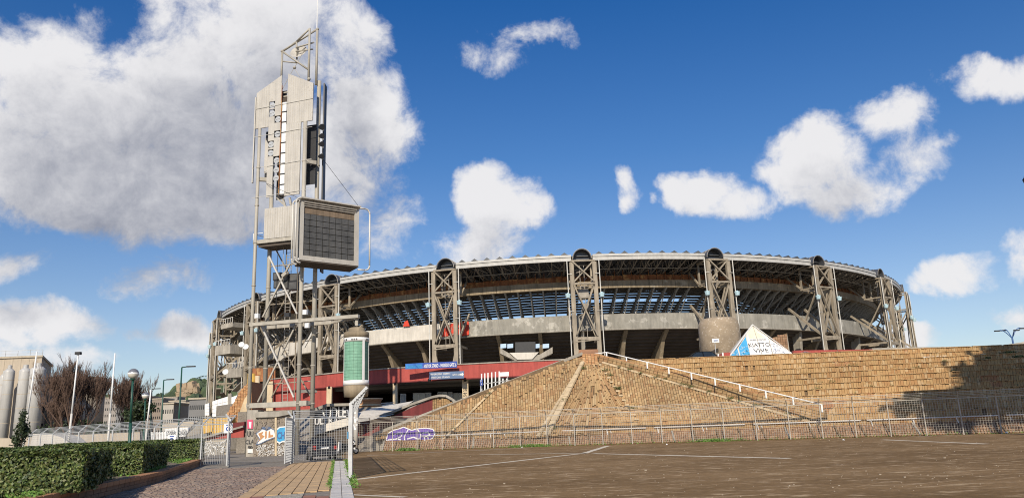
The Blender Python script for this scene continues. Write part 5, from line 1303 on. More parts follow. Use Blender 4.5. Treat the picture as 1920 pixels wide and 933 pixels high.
r2 = thing('grey_ramp', 'broad grey concrete ramp surface beside the cylinder sign pole', 'ramp', P(710,790,75))
build(MB().add([P(661,776,77), P(700,764,80), P(775,751,82), P(738,776,76), P(690,788,74.6), P(661,792,74)], [(5,4,3,2,1,0)]), 'ramp_surface', m_ringw, r2)
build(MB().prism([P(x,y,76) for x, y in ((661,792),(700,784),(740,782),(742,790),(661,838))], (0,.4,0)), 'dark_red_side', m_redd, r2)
# round kiosk counter and white rails at the underpass mouth
kk_ = thing('round_kiosk', 'low round brown and cream kiosk at the mouth of the underpass', 'kiosk', P(688,768,86))
c = P(687,768,86); build(MB().lathe([(1.6,0),(1.6,.9),(1.7,.95),(1.7,1.1),(.2,1.2)], (c.x,86,c.z), 20), 'body', m_brickbrown, kk_, False); build(MB().lathe([(1.75,.42),(1.75,.56)], (c.x,86,c.z), 20), 'cream_band', m_cream, kk_); build(MB().lathe([(1.78,1.1),(1.78,1.22)], (c.x,86,c.z), 20), 'cream_rim', m_cream, kk_)
wf = thing('white_barrier', 'white barrier rail between the kiosk and the left cream column', 'barrier', P(720,765,86))
build(MB().prism([P(701,759,86.2),P(739,756,86.2),P(739,765,86.2),P(701,768,86.2)], (0,.1,0)), 'barrier_panel', m_white, wf); build(MB().beam(P(701,756,86.1),P(739,754,86.1),.08), 'barrier_rail', m_galv, wf)
# ------------------------------------------------------------------ left flank: brick rock, yellow containers, white wall
bm = thing('brown_brick_mound', 'jagged terracotta brick mound rising behind the left floodlight leg', 'mound', P(445,795,88))
rk_pts = [(427,790),(425,780),(430,768),(437,757),(443,748),(447,738),(452,730),(461,722),(472,715),(472,795),(440,793)]
mb, bk, n, X, Y = bricks([P(x,y,88) for x, y in rk_pts], .3, .16, stagger=False, t=.1, jit=.05); f_ = build(MB().prism([P(x,y,88) for x, y in rk_pts], (0,5,0)), 'mound_body', m_brickbrown, bm); stuff(build(mb, 'brickwork', m_brickbrown, f_))
build(MB().prism([P(x,y,87.6) for x, y in ((448,790),(450,770),(458,748),(466,736),(470,795))], (0,.3,0)), 'pale_face', m_ridge, bm)
yc = thing('yellow_column', 'round yellow column between the two left floodlight legs', 'column', P(470,768,96)); c = P(469,768,96)
build(MB().tube((c.x,96,4), (c.x,96,c.z+4.4), .45, n=14), 'shaft', m_yel, yc, True); build(MB().tube((c.x+.75,96,4), (c.x+.75,96,c.z+4.1), .3, n=12), 'second_shaft', m_cream, yc, True)
ww = thing('white_panel_wall', 'white panelled wall stepping up below the left end of the stadium', 'wall', P(412,780,126))
for i, (a, b, t0_, t1_, bt_) in enumerate(((398,407.6,751.5,748,781),(407.9,417.3,748,745,781),(417.6,427,745,742,781),(384,392,757,754.5,778))):
    for j in range(4):
        f0_, f1_ = j/4, (j+.94)/4
        build(MB().prism([P(a,bt_+(t0_-bt_)*f0_,126), P(b,bt_+(t1_-bt_)*f0_,126), P(b,bt_+(t1_-bt_)*f1_,126), P(a,bt_+(t0_-bt_)*f1_,126)], (0,.4,0)), 'wall_panel', m_white, ww)
build(MB().prism([P(x,y,125) for x, y in ((427,738),(434,737),(434,781),(427,781))], (0,.4,0)), 'grey_pier', m_conc, ww)
build(MB().prism([P(x,y,124) for x, y in ((434,744),(445,740),(440,752),(434,760))], (0,.4,0)), 'wall_panel', m_white, ww)
for i, (a, b, lab) in enumerate(((382,399,'left yellow container end beside the white wall'),(399.5,427,'long yellow container left of the gate post'))):
    yk = thing('yellow_container', lab, 'container', P((a+b)/2,812,84)); q = [P(a,784+(0 if i else 1),84), P(b,782.5,84), P(b,808,84), P(a,812,84)]
    build(MB().prism(q, (0,2.4,0)), 'body', m_yel, yk)
    k = 3 if i == 0 else 5
    for j in range(k+1): build(MB().beam(q[0].lerp(q[1],j/k)-V((0,.05,0)), q[3].lerp(q[2],j/k)-V((0,.05,0)), .09, .07), 'rib', m_cream if j % 2 else m_yel, yk)
rl = thing('low_red_wall', 'low red wall sloping up behind the left gate towards the floodlight leg', 'wall', P(430,820,80))
build(MB().prism([P(x,y,80) for x, y in ((381,822),(400,815),(432,806),(457,800),(457,819),(381,823))], (0,.4,0)), 'wall_face', m_red, rl)
build(MB().beam(P(381,820.5,79.8), P(457,798.5,79.8), .4, .18), 'coping', m_conc, rl)
build(MB().prism([P(x,y,83) for x, y in ((434,792),(458,790),(458,799),(434,803))], (0,2,0)), 'dark_recess', m_redd, rl)
gs = thing('grey_stone_wall', 'low grey block wall covered in faded graffiti at the right end of the hedge', 'wall', P(405,850,66))
build(MB().prism([P(x,y,66) for x, y in ((372,826),(422,824),(428,836),(424,851),(372,853))], (0,.5,0)), 'wall_core', m_joint, gs)
for r_ in range(4):
    for c_ in range(9):
        a = 373+c_*5.6+(r_ % 2)*2.5; y0_ = 827+r_*6.4
        if a > 418: continue
        build(MB().prism([P(a,y0_,65.95),P(a+5.2,y0_,65.95),P(a+5.2,y0_+5.9,65.95),P(a,y0_+5.9,65.95)], (0,-.08-random.random()*.03,0)), 'wall_block', m_conc, gs)
rnd = random.Random(4); mb = MB()
for i in range(60): a = P(rnd.uniform(376,420), rnd.uniform(828,848), 65.83); mb.beam(a, a+V((rnd.uniform(-.3,.3),0,rnd.uniform(-.35,.35))), .03, .04)
stuff(build(mb, 'faded_scribbles', m_wspray, gs))
gq_ = thing('graffiti_board_wall', 'long white wall with black scrawls seen through the left fence', 'wall', P(325,815,84))
build(MB().prism([P(x,y,84) for x, y in ((309,803),(357,800),(348,817),(309,820))], (0,.3,0)), 'wall_face', m_white, gq_)
text('COREA  GUAGLI', m_bspray, gq_, P(331,810,83.8), (1,0,.03), ZZ, 2.2, .55)
build(MB().prism([P(x,y,85) for x, y in ((306,794),(345,790),(372,788),(357,800),(309,803))], (0,.3,0)), 'tan_upper_wall', m_bld, gq_)
build(MB().prism([P(x,y,83.5) for x, y in ((350,815),(376,790),(376,812),(352,818))], (0,.3,0)), 'sloping_end', m_conc, gq_)
pf = thing('white_picket_fence', 'short white picket fence behind the left fence and second lamp', 'fence', P(295,822,75))
for i in range(10): a = 284+i*3; build(MB().beam(P(a,823,75), P(a,809-i*.1,75), .09, .05), 'picket', m_white, pf)
build(MB().beam(P(283,813,75.05), P(313,811,75.05), .06), 'rail', m_white, pf)
cb_ = thing('concrete_bank', 'pale sloping concrete bank behind the left fence below the silos', 'bank', P(90,830,72))
build(MB().prism([P(x,y,72) for x, y in ((62,812),(92,812),(118,820),(136,836),(55,840))], (0,3,0)), 'bank_face', m_ringw, cb_)
tag(build(MB().prism([P(x,y,78) for x, y in ((-20,822),(30,820),(200,812),(262,809),(262,836),(-20,848))], (0,1,0)), 'low_tan_wall', m_bld), 'long low tan wall running behind the left fence', 'wall')
# ------------------------------------------------------------------ silo building, tank and far city
sb_ = thing('silo_building', 'beige industrial block with roof railing behind four tall metal silos', 'building', P(40,840,165)); D_ = 165
def Z0(p): return V((p.x, p.y, -.02))
a, b = P(-60,674,D_), P(79,669,D_); zt_ = P(79,669,D_).z
build(MB().prism([(a.x,D_,-.02),(b.x,D_,-.02),(b.x,D_,zt_),(a.x,D_,zt_)], (-11.0,22,0)), 'wall', m_bld, sb_)
build(MB().prism([(a.x-.3,D_-.3,zt_),(b.x+.3,D_-.3,zt_),(b.x+.3,D_-.3,zt_+.4),(a.x-.3,D_-.3,zt_+.4)], (-11.0,22.6,0)), 'roof_edge', m_joint, sb_)
for i in range(7): x = a.x+(b.x-a.x)*i/6; build(MB().beam((x,D_,zt_+.4),(x,D_,zt_+1.6),.07), 'railing_post', m_galv, sb_)
for z in (.9,1.6): build(MB().beam((a.x,D_,zt_+z),(b.x,D_,zt_+z),.07), 'railing', m_galv, sb_)
for x in range(9): xx_ = a.x+(b.x-a.x)*(x+.5)/9; build(MB().beam((xx_,D_-.03,zt_-3.5),(xx_,D_-.03,zt_),.05,.04), 'panel_joint', m_joint, sb_)
for z in (5.5,9.2,12.9): build(MB().box((b.x-4,D_+8,z),(.3,2.2,1.6)), 'window', m_cglass, sb_)
for i, (cx_, w_, top, lab) in enumerate(((2,14,694,'leftmost silo, cut by the picture edge'),(11,18,684,'second silo from the left with narrow cap'),(41,20,683,'third silo, standing before the wider rightmost one'),(65,26,680,'rightmost and widest silo, nearest the dark building side'))):
    Y = D_-4-i*.6; c = P(cx_,760,Y); r_ = w_/2/FPX*Y*1.02; zt = P(cx_,top,Y).z
    si = thing('silo', lab, 'silo', (c.x,Y,0), 'tall metal silos')
    build(MB().lathe([(r_,0),(r_,zt-1.5),(r_*.96,zt-1.25),(r_*.52,zt-.75)], (c.x,Y,0), 28), 'shell', m_silo, si, True); build(MB().lathe([(r_*.42,zt-1.0),(r_*.42,zt-.1),(r_*.1,zt)], (c.x,Y,0), 16), 'cap', m_silo, si)
    for z in (zt*.18, zt*.34, zt*.5, zt*.66, zt*.82): build(MB().lathe([(r_*1.01,z),(r_*1.01,z+.12)], (c.x,Y,0), 28), 'band', m_joint, si)
tk_ = thing('round_building', 'round beige building with white rooftop railing behind the largest bare tree', 'building', P(135,840,190)); c = P(135,760,190)
build(MB().lathe([(7.0,0),(7.0,P(135,716,190).z)], (c.x,190,0), 32), 'wall', m_bld, tk_, True)
build(MB().lathe([(7.2,P(135,716,190).z),(7.2,P(135,716,190).z+.9)], (c.x,190,0), 32), 'parapet', m_joint, tk_)
for i in range(14): a_ = 2*pi*i/14; build(MB().beam((c.x+6*cos(a_),190+6*sin(a_),P(135,716,190).z+.9),(c.x+6*cos(a_),190+6*sin(a_),P(135,716,190).z+2.2),.1), 'railing_post', m_white, tk_)
rnd = random.Random(8)
def house(px, w, top, D, lab, mt, roof=None):
    c = P(px, 800, D); w_ = w/FPX*D; zt = P(px, top, D).z; h = thing('distant_house', lab, 'building', (c.x, D, 0))
    build(MB().prism([(c.x-w_/2,D,0),(c.x+w_/2,D,0),(c.x+w_/2,D,zt),(c.x-w_/2,D,zt)], (0,12,0)), 'wall', mt, h)
    build(MB().prism([(c.x-w_/2-.3,D-.4,zt),(c.x+w_/2+.3,D-.4,zt),(c.x+w_/2+.3,D-.4,zt+.5),(c.x-w_/2-.3,D-.4,zt+.5)], (0,12.8,0)), 'roof', roof or m_joint, h)
    nx = max(3, int(w/3.6)); nz = max(2, int(zt/4))
    for i in range(nx):
        for j in range(nz):
            x = c.x-w_/2+w_*(i+.5)/nx; z = zt-2.4-j*3.4
            if z > 1: build(MB().box((x,D-.04,z),(w_/nx*.4,.12,1.3)), 'window', m_cglass, h)
m_h = [M('render_%d' % i, c_, .85, .12, .1, bump=0) for i, c_ in enumerate(((.30,.27,.24),(.20,.20,.20),(.42,.39,.34),(.26,.21,.17),(.17,.18,.20)))]
HS = [(205,30,746,420,'distant pale block partly behind the second bare tree',0),(228,24,752,380,'distant low grey block right of the second bare tree',1),(268,26,744,460,'distant block on the skyline behind the second globe lamp',3),(292,22,748,400,'distant brown house left of the pale van-like block',3),(313,20,757,260,'small square cream building with a dark door, in the distance',2),(330,30,752,360,'distant white terrace roofs in the middle of the skyline',2),(352,22,756,300,'distant dark balconied block left of the grey wall',4),(371,36,748,240,'plain grey warehouse wall beside the stadium left end',1),(306,46,745,520,'long distant row of pale houses on the hill foot',0),(182,20,748,430,'distant house seen between the two bare trees',2)]
for px, w, top, D, lab, mi in HS: house(px, w, top, D, lab, m_h[mi])
# hillside
ridge = [(150,748),(200,747),(250,746),(285,744),(300,740),(315,737),(330,733),(342,726),(352,718),(365,711),(380,706),(398,703),(420,702),(445,701),(480,706),(560,720),(700,735)]
Dh = 1500.; rnd = random.Random(12); mb = MB(); ncol = 120; nrow = 26; vs = []
def rid(u):
    x = ridge[0][0]+(ridge[-1][0]-ridge[0][0])*u
    for a, b in zip(ridge, ridge[1:]):
        if x <= b[0]: break
    return x, a[1]+(b[1]-a[1])*(x-a[0])/(b[0]-a[0])
for i in range(ncol+1):
    x, y = rid(i/ncol); top = P(x, y, Dh)
    for j in range(nrow+1):
        v = j/nrow; Y = Dh-500*(1-v); k = v**.8
        vs.append((top.x*(Y/Dh), Y, -3+(top.z+3)*k+(rnd.uniform(-4,4)+5*sin(i*.7+j*.5)+6*sin(i*.23-j*.31))*min(1,v*2)*(1 if j < nrow else .6)))
o0 = len(vs)
for i in range(ncol+1): x, y = rid(i/ncol); top = P(x, y, Dh); vs.append((top.x*1.2, Dh+500, -3))
fs = [(i*(nrow+1)+j, (i+1)*(nrow+1)+j, (i+1)*(nrow+1)+j+1, i*(nrow+1)+j+1) for i in range(ncol) for j in range(nrow)]
fs += [(i*(nrow+1)+nrow, (i+1)*(nrow+1)+nrow, o0+i+1, o0+i) for i in range(ncol)]
struct(MB().add(vs, fs), 'hill', m_hill)
cl = MB(); rnd = random.Random(6)
for i in range(46):
    q = P(rnd.uniform(335,372), rnd.uniform(721,741), 1330+rnd.uniform(-6,6)); s_ = rnd.uniform(5,11); ang = rnd.uniform(-.5,.5)
    cl.box(q, (s_, s_*.8, s_*1.3), (V((cos(ang),sin(ang),.2)).normalized(), V((-sin(ang),cos(ang),0)), V((-.2,0,1)).normalized()))
tag(build(cl, 'rock_outcrop', m_rock), kind='structure')
# trees on the ridge and scrub on the slope
mb = MB()
for i in range(150):
    x = rnd.uniform(286,470); u = (x-150)/550; _, y = rid(u); on_r = rnd.random() < .45
    q = P(x, y+(-1 if on_r else rnd.uniform(3,32)), Dh-2 if on_r else 1300)
    for k in range(14): leaves(mb, q+V((rnd.gauss(0,2.0),rnd.gauss(0,1.6),rnd.gauss(0,.8))), .75, rnd)
tag(build(mb, 'hill_scrub', m_leafd), kind='stuff')
# ------------------------------------------------------------------ poles and lamps
def pole(px, bot, topy, Y, lab, name='flagpole', box=False, r=.09):
    a = P(px[0], bot, Y); b = P(px[1], topy, Y); a = V((a.x, Y, 0)); b = V((b.x, Y+.3, b.z)); t = thing(name, lab, 'pole', a)
    build(MB().tube(a, a.lerp(b,.45), r, r*.9, 10), 'lower_shaft', m_pipe, t, True); build(MB().tube(a.lerp(b,.45), b, r*.75, r*.6, 10), 'upper_shaft', m_white, t, True)
    if box: build(MB().box(b+V((.0,0,-.05)), (.42,.3,.22)), 'cap_box', m_black, t)
pole((41,65), 840, 658, 63, 'white flagpole standing in front of the rightmost silo')
pole((127,143), 836, 660, 62, 'white pole with a small dark box on top, in front of the biggest bare tree', box=True)
pole((202,212), 830, 661, 60, 'white flagpole between the two bare trees')
pole((271,280), 828, 730, 66, 'short white pole just right of the second globe lamp')
def globe_lamp(px, bpx, bot, gy, Y, dia, lab):
    a = P(bpx, bot, Y); a.z = 0; b = P(px, gy, Y); t = thing('globe_lamp', lab, 'street lamp', a, 'globe lamps behind the hedge')
    a2 = V((a.x, Y, 0)); top = V((b.x, Y, b.z-dia*.6))
    build(MB().tube(a2, a2.lerp(top,.55), .085, .07, 12), 'lower_pole', m_lampg, t, True); build(MB().tube(a2.lerp(top,.55), top, .06, .05, 12), 'upper_pole', m_lampg, t, True)
    build(MB().lathe([(.11,-dia*.62),(.13,-dia*.5),(.1,-dia*.44)], b, 12), 'holder', m_lampg, t)
    r_ = dia/2; prof = [(max(.01,r_*sin(pi*i/14)), -r_*cos(pi*i/14)) for i in range(8)]
    build(MB().lathe(prof, b, 24), 'lower_bowl', m_globe, t, True)
    prof = [(max(.01,r_*1.01*sin(pi*i/14)), -r_*cos(pi*i/14)) for i in range(7,15)]; build(MB().lathe(prof, b, 24), 'upper_bowl', M('smoked_globe_%d' % px, (.16,.17,.19), .15, .1, 2, bump=0), t, True)
    build(MB().lathe([(r_*1.03,-.03),(r_*1.03,.05)], b, 24), 'rim_band', m_white, t)
globe_lamp(250, 241, 872, 700, 37.5, .50, 'near globe street lamp on a dark green pole rising from the hedge')
globe_lamp(273, 269, 850, 741, 57, .50, 'farther and smaller globe street lamp beside the short white pole')
def road_lamp(px, bpx, topy, Y, lab, arm=22):
    b = P(px, topy, Y); a = V((P(bpx,800,Y).x, Y, 0)); t = thing('road_lamp', lab, 'street lamp', a, 'road lamps on the left skyline'); b.y = Y
    build(MB().tube(a, b, .12, .07, 10), 'pole', m_blue if False else m_lampg, t, True); e_ = b+V((arm/FPX*Y*.6,0,.05)); build(MB().tube(b, e_, .06, n=8), 'arm', m_lampg, t)
    build(MB().box(e_+V((.35,0,0)), (.9,.3,.12)), 'lamp_head', m_black, t)
road_lamp(341, 335, 688, 82, 'tallest road lamp, in front of the rocky hill', 18); road_lamp(307, 303, 712, 100, 'middle road lamp of the three on the skyline', 12); road_lamp(285, 283, 729, 122, 'smallest road lamp, left of the others on the skyline', 10)
# four-armed lamp on the right
c = P(1900,645,112); ql = thing('four_arm_lamp', 'dark street lamp with four curved arms on the right skyline', 'street lamp', (c.x,112,PZ))
tz_ = P(1899,634,112).z; build(MB().tube((c.x,112,PZ),(c.x,112,tz_),.12,n=10), 'pole', m_blue, ql)
for i, (ex, ey, ez) in enumerate(((-1.9,0,1.2),(1.75,.2,1.45),(-.25,1.2,1.35),(.2,-1,1.1))):
    pts = [V((c.x,112,tz_))+V((ex*u, ey*u, ez*sin(u*pi*.62)*1.05)) for u in (0,.15,.35,.55,.75,.95)]
    build(MB().path(pts,.06,6), 'arm', m_blue, ql); build(MB().box(pts[-1]+V((ex*.08,0,-.05)), (.75,.34,.16)), 'lamp_head', m_black, ql)
# road sign lamp entering the frame at the far right
c = P(1925,338,40); el_ = thing('edge_lamp', 'dark lamp head just entering the right edge of the picture high up', 'street lamp', (c.x+2.2,40,0))
build(MB().tube((c.x+2.2,40,0),(c.x+2.2,40,c.z+.1),.1,.07,10), 'pole', m_lampg, el_); build(MB().tube((c.x+2.2,40,c.z+.1),(c.x+.2,40,c.z+.1),.04,n=8), 'arm', m_lampg, el_); build(MB().lathe([(.04,-.32),(.12,-.28),(.2,.05),(.12,.16),(.05,.35)], c, 12), 'lamp_head', m_black, el_)
# ------------------------------------------------------------------ upper level right: drum, painted pyramid, red wall, lattice wall, parapet
D_ = 86; c = P(1351,650,D_); rD = 36.5/FPX*D_*1.03; zD = P(1351,600.5,D_).z+.25
dm = thing('pebbled_drum', 'huge rounded pebble-dashed concrete drum on the upper level', 'drum', (c.x,D_,PZ))
build(MB().lathe([(rD,PZ-.2),(rD,zD-1.0),(rD*.97,zD-.6),(rD*.9,zD-.25),(rD*.78,zD-.06),(rD*.6,zD),(.1,zD)], (c.x,D_,0), 48), 'drum_body', m_granite, dm, True)
c2 = P(1342,640,82.5); sg2 = thing('post_sign', 'small pale sign on a thin post in front of the pebbled drum', 'sign', (c2.x,82.5,PZ))
build(MB().box((c2.x,82.5,P(1342,638,82.5).z),(.75,.03,.42)), 'plate', m_white, sg2); build(MB().beam((c2.x-.1,82.53,PZ),(c2.x-.1,82.53,c2.z),.05), 'post', m_galv, sg2); build(MB().box((c2.x,82.47,P(1342,638,82.5).z),(.45,.02,.1)), 'printed_mark', m_blue, sg2)
for i, px in enumerate((1341.5,1350)): q = P(px,664,76); tag(build(MB().beam((q.x,75.0,PZ),(q.x,75.0,P(px,663 if i == 0 else 660.5,75).z),.13,.13), 'white_bollard', m_white), ('left' if i == 0 else 'right')+' of two white stub posts before the pebbled drum', 'bollard', 'white stub posts')
YP = 79.
py_ = thing('painted_pyramid', 'white and blue painted concrete pyramid with black hand lettering on the upper level', 'pyramid', P(1425,668,YP))
ap = P(1411,607,YP+1.6); bl, brp = P(1360,676,YP-1.2), P(1499,672,YP-1.2); bl.z = brp.z = PZ
ap = V((ap.x, YP+1.6, ap.z)); bk_l, bk_r = bl+V((.3,6.4,0)), brp+V((-.3,6.4,0))
build(MB().add([bl, brp, bk_r, bk_l, ap], [(0,1,4),(1,2,4),(2,3,4),(3,0,4)]), 'pyramid_body', m_ringw, py_)
nf_ = (brp-bl).cross(ap-bl).normalized(); nf_ = nf_ if nf_.y < 0 else -nf_
def PY(px, py, o=.02): return PP(px, py, bl+nf_*o, nf_)
fx = (brp-bl).normalized(); fyv = fx.cross(nf_); fyv = fyv if fyv.z > 0 else -fyv
def pyp(pts, mat, nm, o=.02): return build(MB().prism([PY(x,y,o) for x, y in pts], nf_*.02), nm, mat, py_)
pyp([(1399.5,625),(1411,611),(1420,621),(1441,633),(1449,668),(1408,669)], m_white, 'white_panel')
pyp([(1401,624),(1411,611.5),(1420,622),(1437,633),(1405,634)], M('cream_wash', (.72,.68,.5), .8, .1, 2, bump=0), 'cream_top', .045)
pyp([(1385,651),(1398,631),(1407.5,669),(1389,669)], m_cyan, 'blue_panel'); pyp([(1369,668),(1382,653),(1387,669),(1369,669)], m_cyan, 'blue_panel')
pyp([(1441,634),(1452,641),(1490,666),(1450,668)], m_wspray, 'pale_blue_panel')
for a, b in (((1411,608),(1366,670)),((1411,608),(1492,667)),((1411,609),(1430,668)),((1441,634),(1450,668))):
    build(MB().beam(PY(*a,.05), PY(*b,.05), .16 if a[1] < 609 else .05, .06), 'edge_strip', m_wspray if a[1] < 609 else m_conc, py_)
for s_, cxp, cyp, w, h in (('KIATTO',1423.5,646,2.15,.50),('VIVE',1427,656.5,1.5,.46)): text(s_, m_bspray, py_, PY(cxp,cyp,.055), fx, fyv, w, h, bold=.0)
text('SEMPRE CON NOI', m_bspray, py_, PY(1421,636.5,.055), fx, fyv, 1.7, .18); text('11-10-2011', m_bspray, py_, PY(1427,665.5,.055), fx, fyv, 1.9, .14)
rnd = random.Random(14)
for (xa, xb, ya, yb, n_, mt) in ((1388,1404,646,667,26,m_wspray),(1450,1480,648,667,60,m_blue),(1444,1462,640,660,26,m_blue),(1372,1384,658,668,14,m_wspray),(1392,1406,655,667,12,m_bspray)):
    mb = MB()
    for i in range(n_):
        x, y = rnd.uniform(xa,xb), rnd.uniform(ya,yb)
        if y < 607+ (x-1411)*.74+5 or y < 607+(1411-x)*1.42+5: continue
        a = PY(x,y,.06); mb.beam(a, a+fx*rnd.uniform(-.14,.14)+fyv*rnd.uniform(-.16,.16), .018, .03)
    if mb.v: stuff(build(mb, 'spray_scribbles', mt, py_))
tag(build(MB().prism([P(x,y,77.5) for x, y in ((1352,668),(1357,661),(1370,659.5),(1368,668)) ], (0,2,0)), 'red_kerb_block', m_red), 'small red slanting block between the drum and the painted pyramid', 'kerb block')
rw2 = thing('red_upper_wall', 'long low red wall with grey scrawls along the terrace top right of the pyramid', 'wall', P(1560,664,75))
for i in range(9):
    a, b = 1488+i*16.6, 1488+i*16.6+16.4; build(MB().prism([P(a,656.5-i*.25,75), P(b,656.3-i*.25,75), P(b,668,75), P(a,669,75)], (0,.5,0)), 'wall_panel', m_red, rw2)
mb = MB()
for i in range(70):
    x = random.choice((random.uniform(1543,1580), random.uniform(1502,1520))); a = P(x, random.uniform(659.5,662.5), 74.93); mb.beam(a, a+V((random.uniform(-.2,.2),0,random.uniform(-.15,.15))), .02, .03)
stuff(build(mb, 'grey_scrawl', m_lens, rw2))
lw = thing('lattice_brick_wall', 'tall tapering pink-brown block wall right of the painted pyramid', 'wall', P(1465,660,95))
lp = [(1448,633),(1476,624),(1478,668),(1448,668)]; mb, bk, n, X, Y = bricks([P(x,y,95) for x, y in lp], .3, .3, stagger=False, t=.06); f_ = build(bk, 'wall_face', m_mortar, lw); stuff(build(mb, 'block_work', m_brickred, f_))
build(MB().prism([P(x,y,96) for x, y in ((1448,634),(1476,625),(1482,668),(1448,668))], (0,1,0)), 'wall_core', m_conc, lw)
up = thing('far_parapet', 'grey concrete parapet with dark gap beneath running to the right edge', 'parapet', P(1780,655,84))
pts = [(1632,653),(1700,651.3),(1760,650.6),(1860,649.3),(1885,646),(1960,634)]
for i, (a, b) in enumerate(zip(pts, pts[1:])):
    A_, B_ = P(*a,84), P(*b,84); build(MB().beam(A_-V((0,0,.12)), B_-V((0,0,.12)), .7, .26), 'coping', m_conc, up)
    build(MB().prism([A_+V((0,.3,-.2)), B_+V((0,.3,-.2)), V((B_.x,B_.y+.3,PZ-.3)), V((A_.x,A_.y+.3,PZ-.3))], (0,.5,0)), 'wall_face', m_conc if i > 2 else m_dark, up)
# ------------------------------------------------------------------ hedge in its brick planter
def hedge_block(lab, fr, fl, bk_len, h, z0=.38, dens=900, D=None):
    """fr = front right corner, fl = front left corner, extends back bk_len along the kerb direction"""
    fr, fl = V((*fr,0)), V((*fl,0)); br_, bl_ = fr+D*bk_len, fl+D*bk_len
    t = thing('hedge_block', lab, 'hedge', fr, 'clipped hedge blocks')
    c = (fr+fl+br_+bl_)/4
    build(MB().prism([p.lerp(V((c.x,c.y,0)),.045)+ZZ*z0 for p in (fr,br_,bl_,fl)], (0,0,h-z0-.08)), 'core', m_core, t)
    mb = MB(); rnd = random.Random(int(fr.x*-10)); faces = [(fl,fr,True),(fr,br_,True),(fl,fr,None)]
    for a, b in ((fl,fr),(fr,br_)):
        L_ = (b-a).length; n = V(((b-a).y,-(b-a).x,0)).normalized(); n = n if n.dot(a-c) > 0 else -n
        for i in range(int(L_*(h-z0)*dens)):
            u, z = rnd.random(), z0+rnd.random()*(h-z0); p = a.lerp(b,u)+ZZ*z; bump = .055*sin(p.x*3.1+z*4)+.055*sin(p.y*2.7-z*5)+.03*sin(p.x*9+p.y*7+z*11)
            leaves(mb, p+n*(bump+rnd.uniform(-.10,.05)), .047, rnd, rnd.uniform(.55,1.35), n)
    ar = (fr-fl).length*bk_len
    for i in range(int(min(ar*dens*.55, 26000))):
        u, v = rnd.random(), rnd.random()**1.5; p = fl.lerp(fr,u)+D*bk_len*v; leaves(mb, p+ZZ*(h+rnd.uniform(-.1,.04)+.05*sin(p.x*3)*sin(p.y*2.3)), .05, rnd, rnd.uniform(.6,1.3), ZZ)
    stuff(build(mb, 'foliage', m_leafh, t))
def hb(lab, f, b, wl, h, dens):
    fr, bk = G(*f, .38), G(*b, .38); D = V((bk.x-fr.x, bk.y-fr.y)); n = V((-D.y, D.x)).normalized(); ln = D.length
    hedge_block(lab, (fr.x, fr.y), (fr.x+n.x*wl, fr.y+n.y*wl), ln, h, dens=dens, D=V((D.x/ln, D.y/ln, 0)))
hb('nearest clipped hedge block filling the bottom left corner', (152,922), (208,898), 9, 1.43, 1150)
hb('middle clipped hedge block with the lamp post rising from it', (266,888), (314,872), 7.5, 1.50, 650)
hb('farthest hedge block ending beside the grey graffiti wall', (374,861), (380,856), 8.5, 1.60, 480)
# planter kerb
pk_ = thing('planter_kerb', 'low stepped brick planter kerb running along the path in front of the hedges', 'kerb', (-14,30,0))
KB2 = [V((p.x,p.y,0)) for p in KB]; KB2[0] = KB2[1]+(KB2[1]-KB2[2]).normalized()*8
for a, b in zip(KB2, KB2[1:]):
    D = (b-a); ln = D.length; D.normalize(); n = V((-D.y,D.x,0)); n = n if n.x < 0 else -n; k = int(ln/.62)
    for lev in range(3):
        for i in range(k):
            p0, p1 = a+D*(ln*(i+.03+.25*(lev%2))/k), a+D*(ln*(i+.97+.25*(lev%2))/k); w = .3 if lev < 2 else .42
            build(MB().prism([p0+n*(.02 if lev < 2 else -.04), p1+n*(.02 if lev < 2 else -.04), p1+n*w, p0+n*w], (0,0,.125)), 'kerb_brick', m_brickred if lev < 2 else m_brickbrown, pk_).location.z += .01+.135*lev
soil = [KB2[0]+V((-.3,0,0)), KB2[1]+V((-.3,0,0)), KB2[2]+V((-.3,0,0)), KB2[3]+V((-.3,0,0)), KB2[3]+V((-12,4,0)), KB2[1]+V((-16,2,0)), KB2[0]+V((-14,0,0))]
struct(MB().prism([p+ZZ*.01 for p in soil], (0,0,.34)), 'planter_soil', m_ground)
gm = MB(); rnd = random.Random(15)
for i in range(6000):
    y = rnd.choice((rnd.uniform(19,24.5), rnd.gauss(33.5,1.3), rnd.gauss(35,.9), rnd.gauss(47.5,1.5))); x = kbx(y)-.42-abs(rnd.gauss(0,.4)); leaves(gm, V((x,y,.36+rnd.random()**2*.14)), .045, rnd, rnd.uniform(.6,1.4))
tag(build(gm, 'planter_grass', m_grass), kind='stuff')
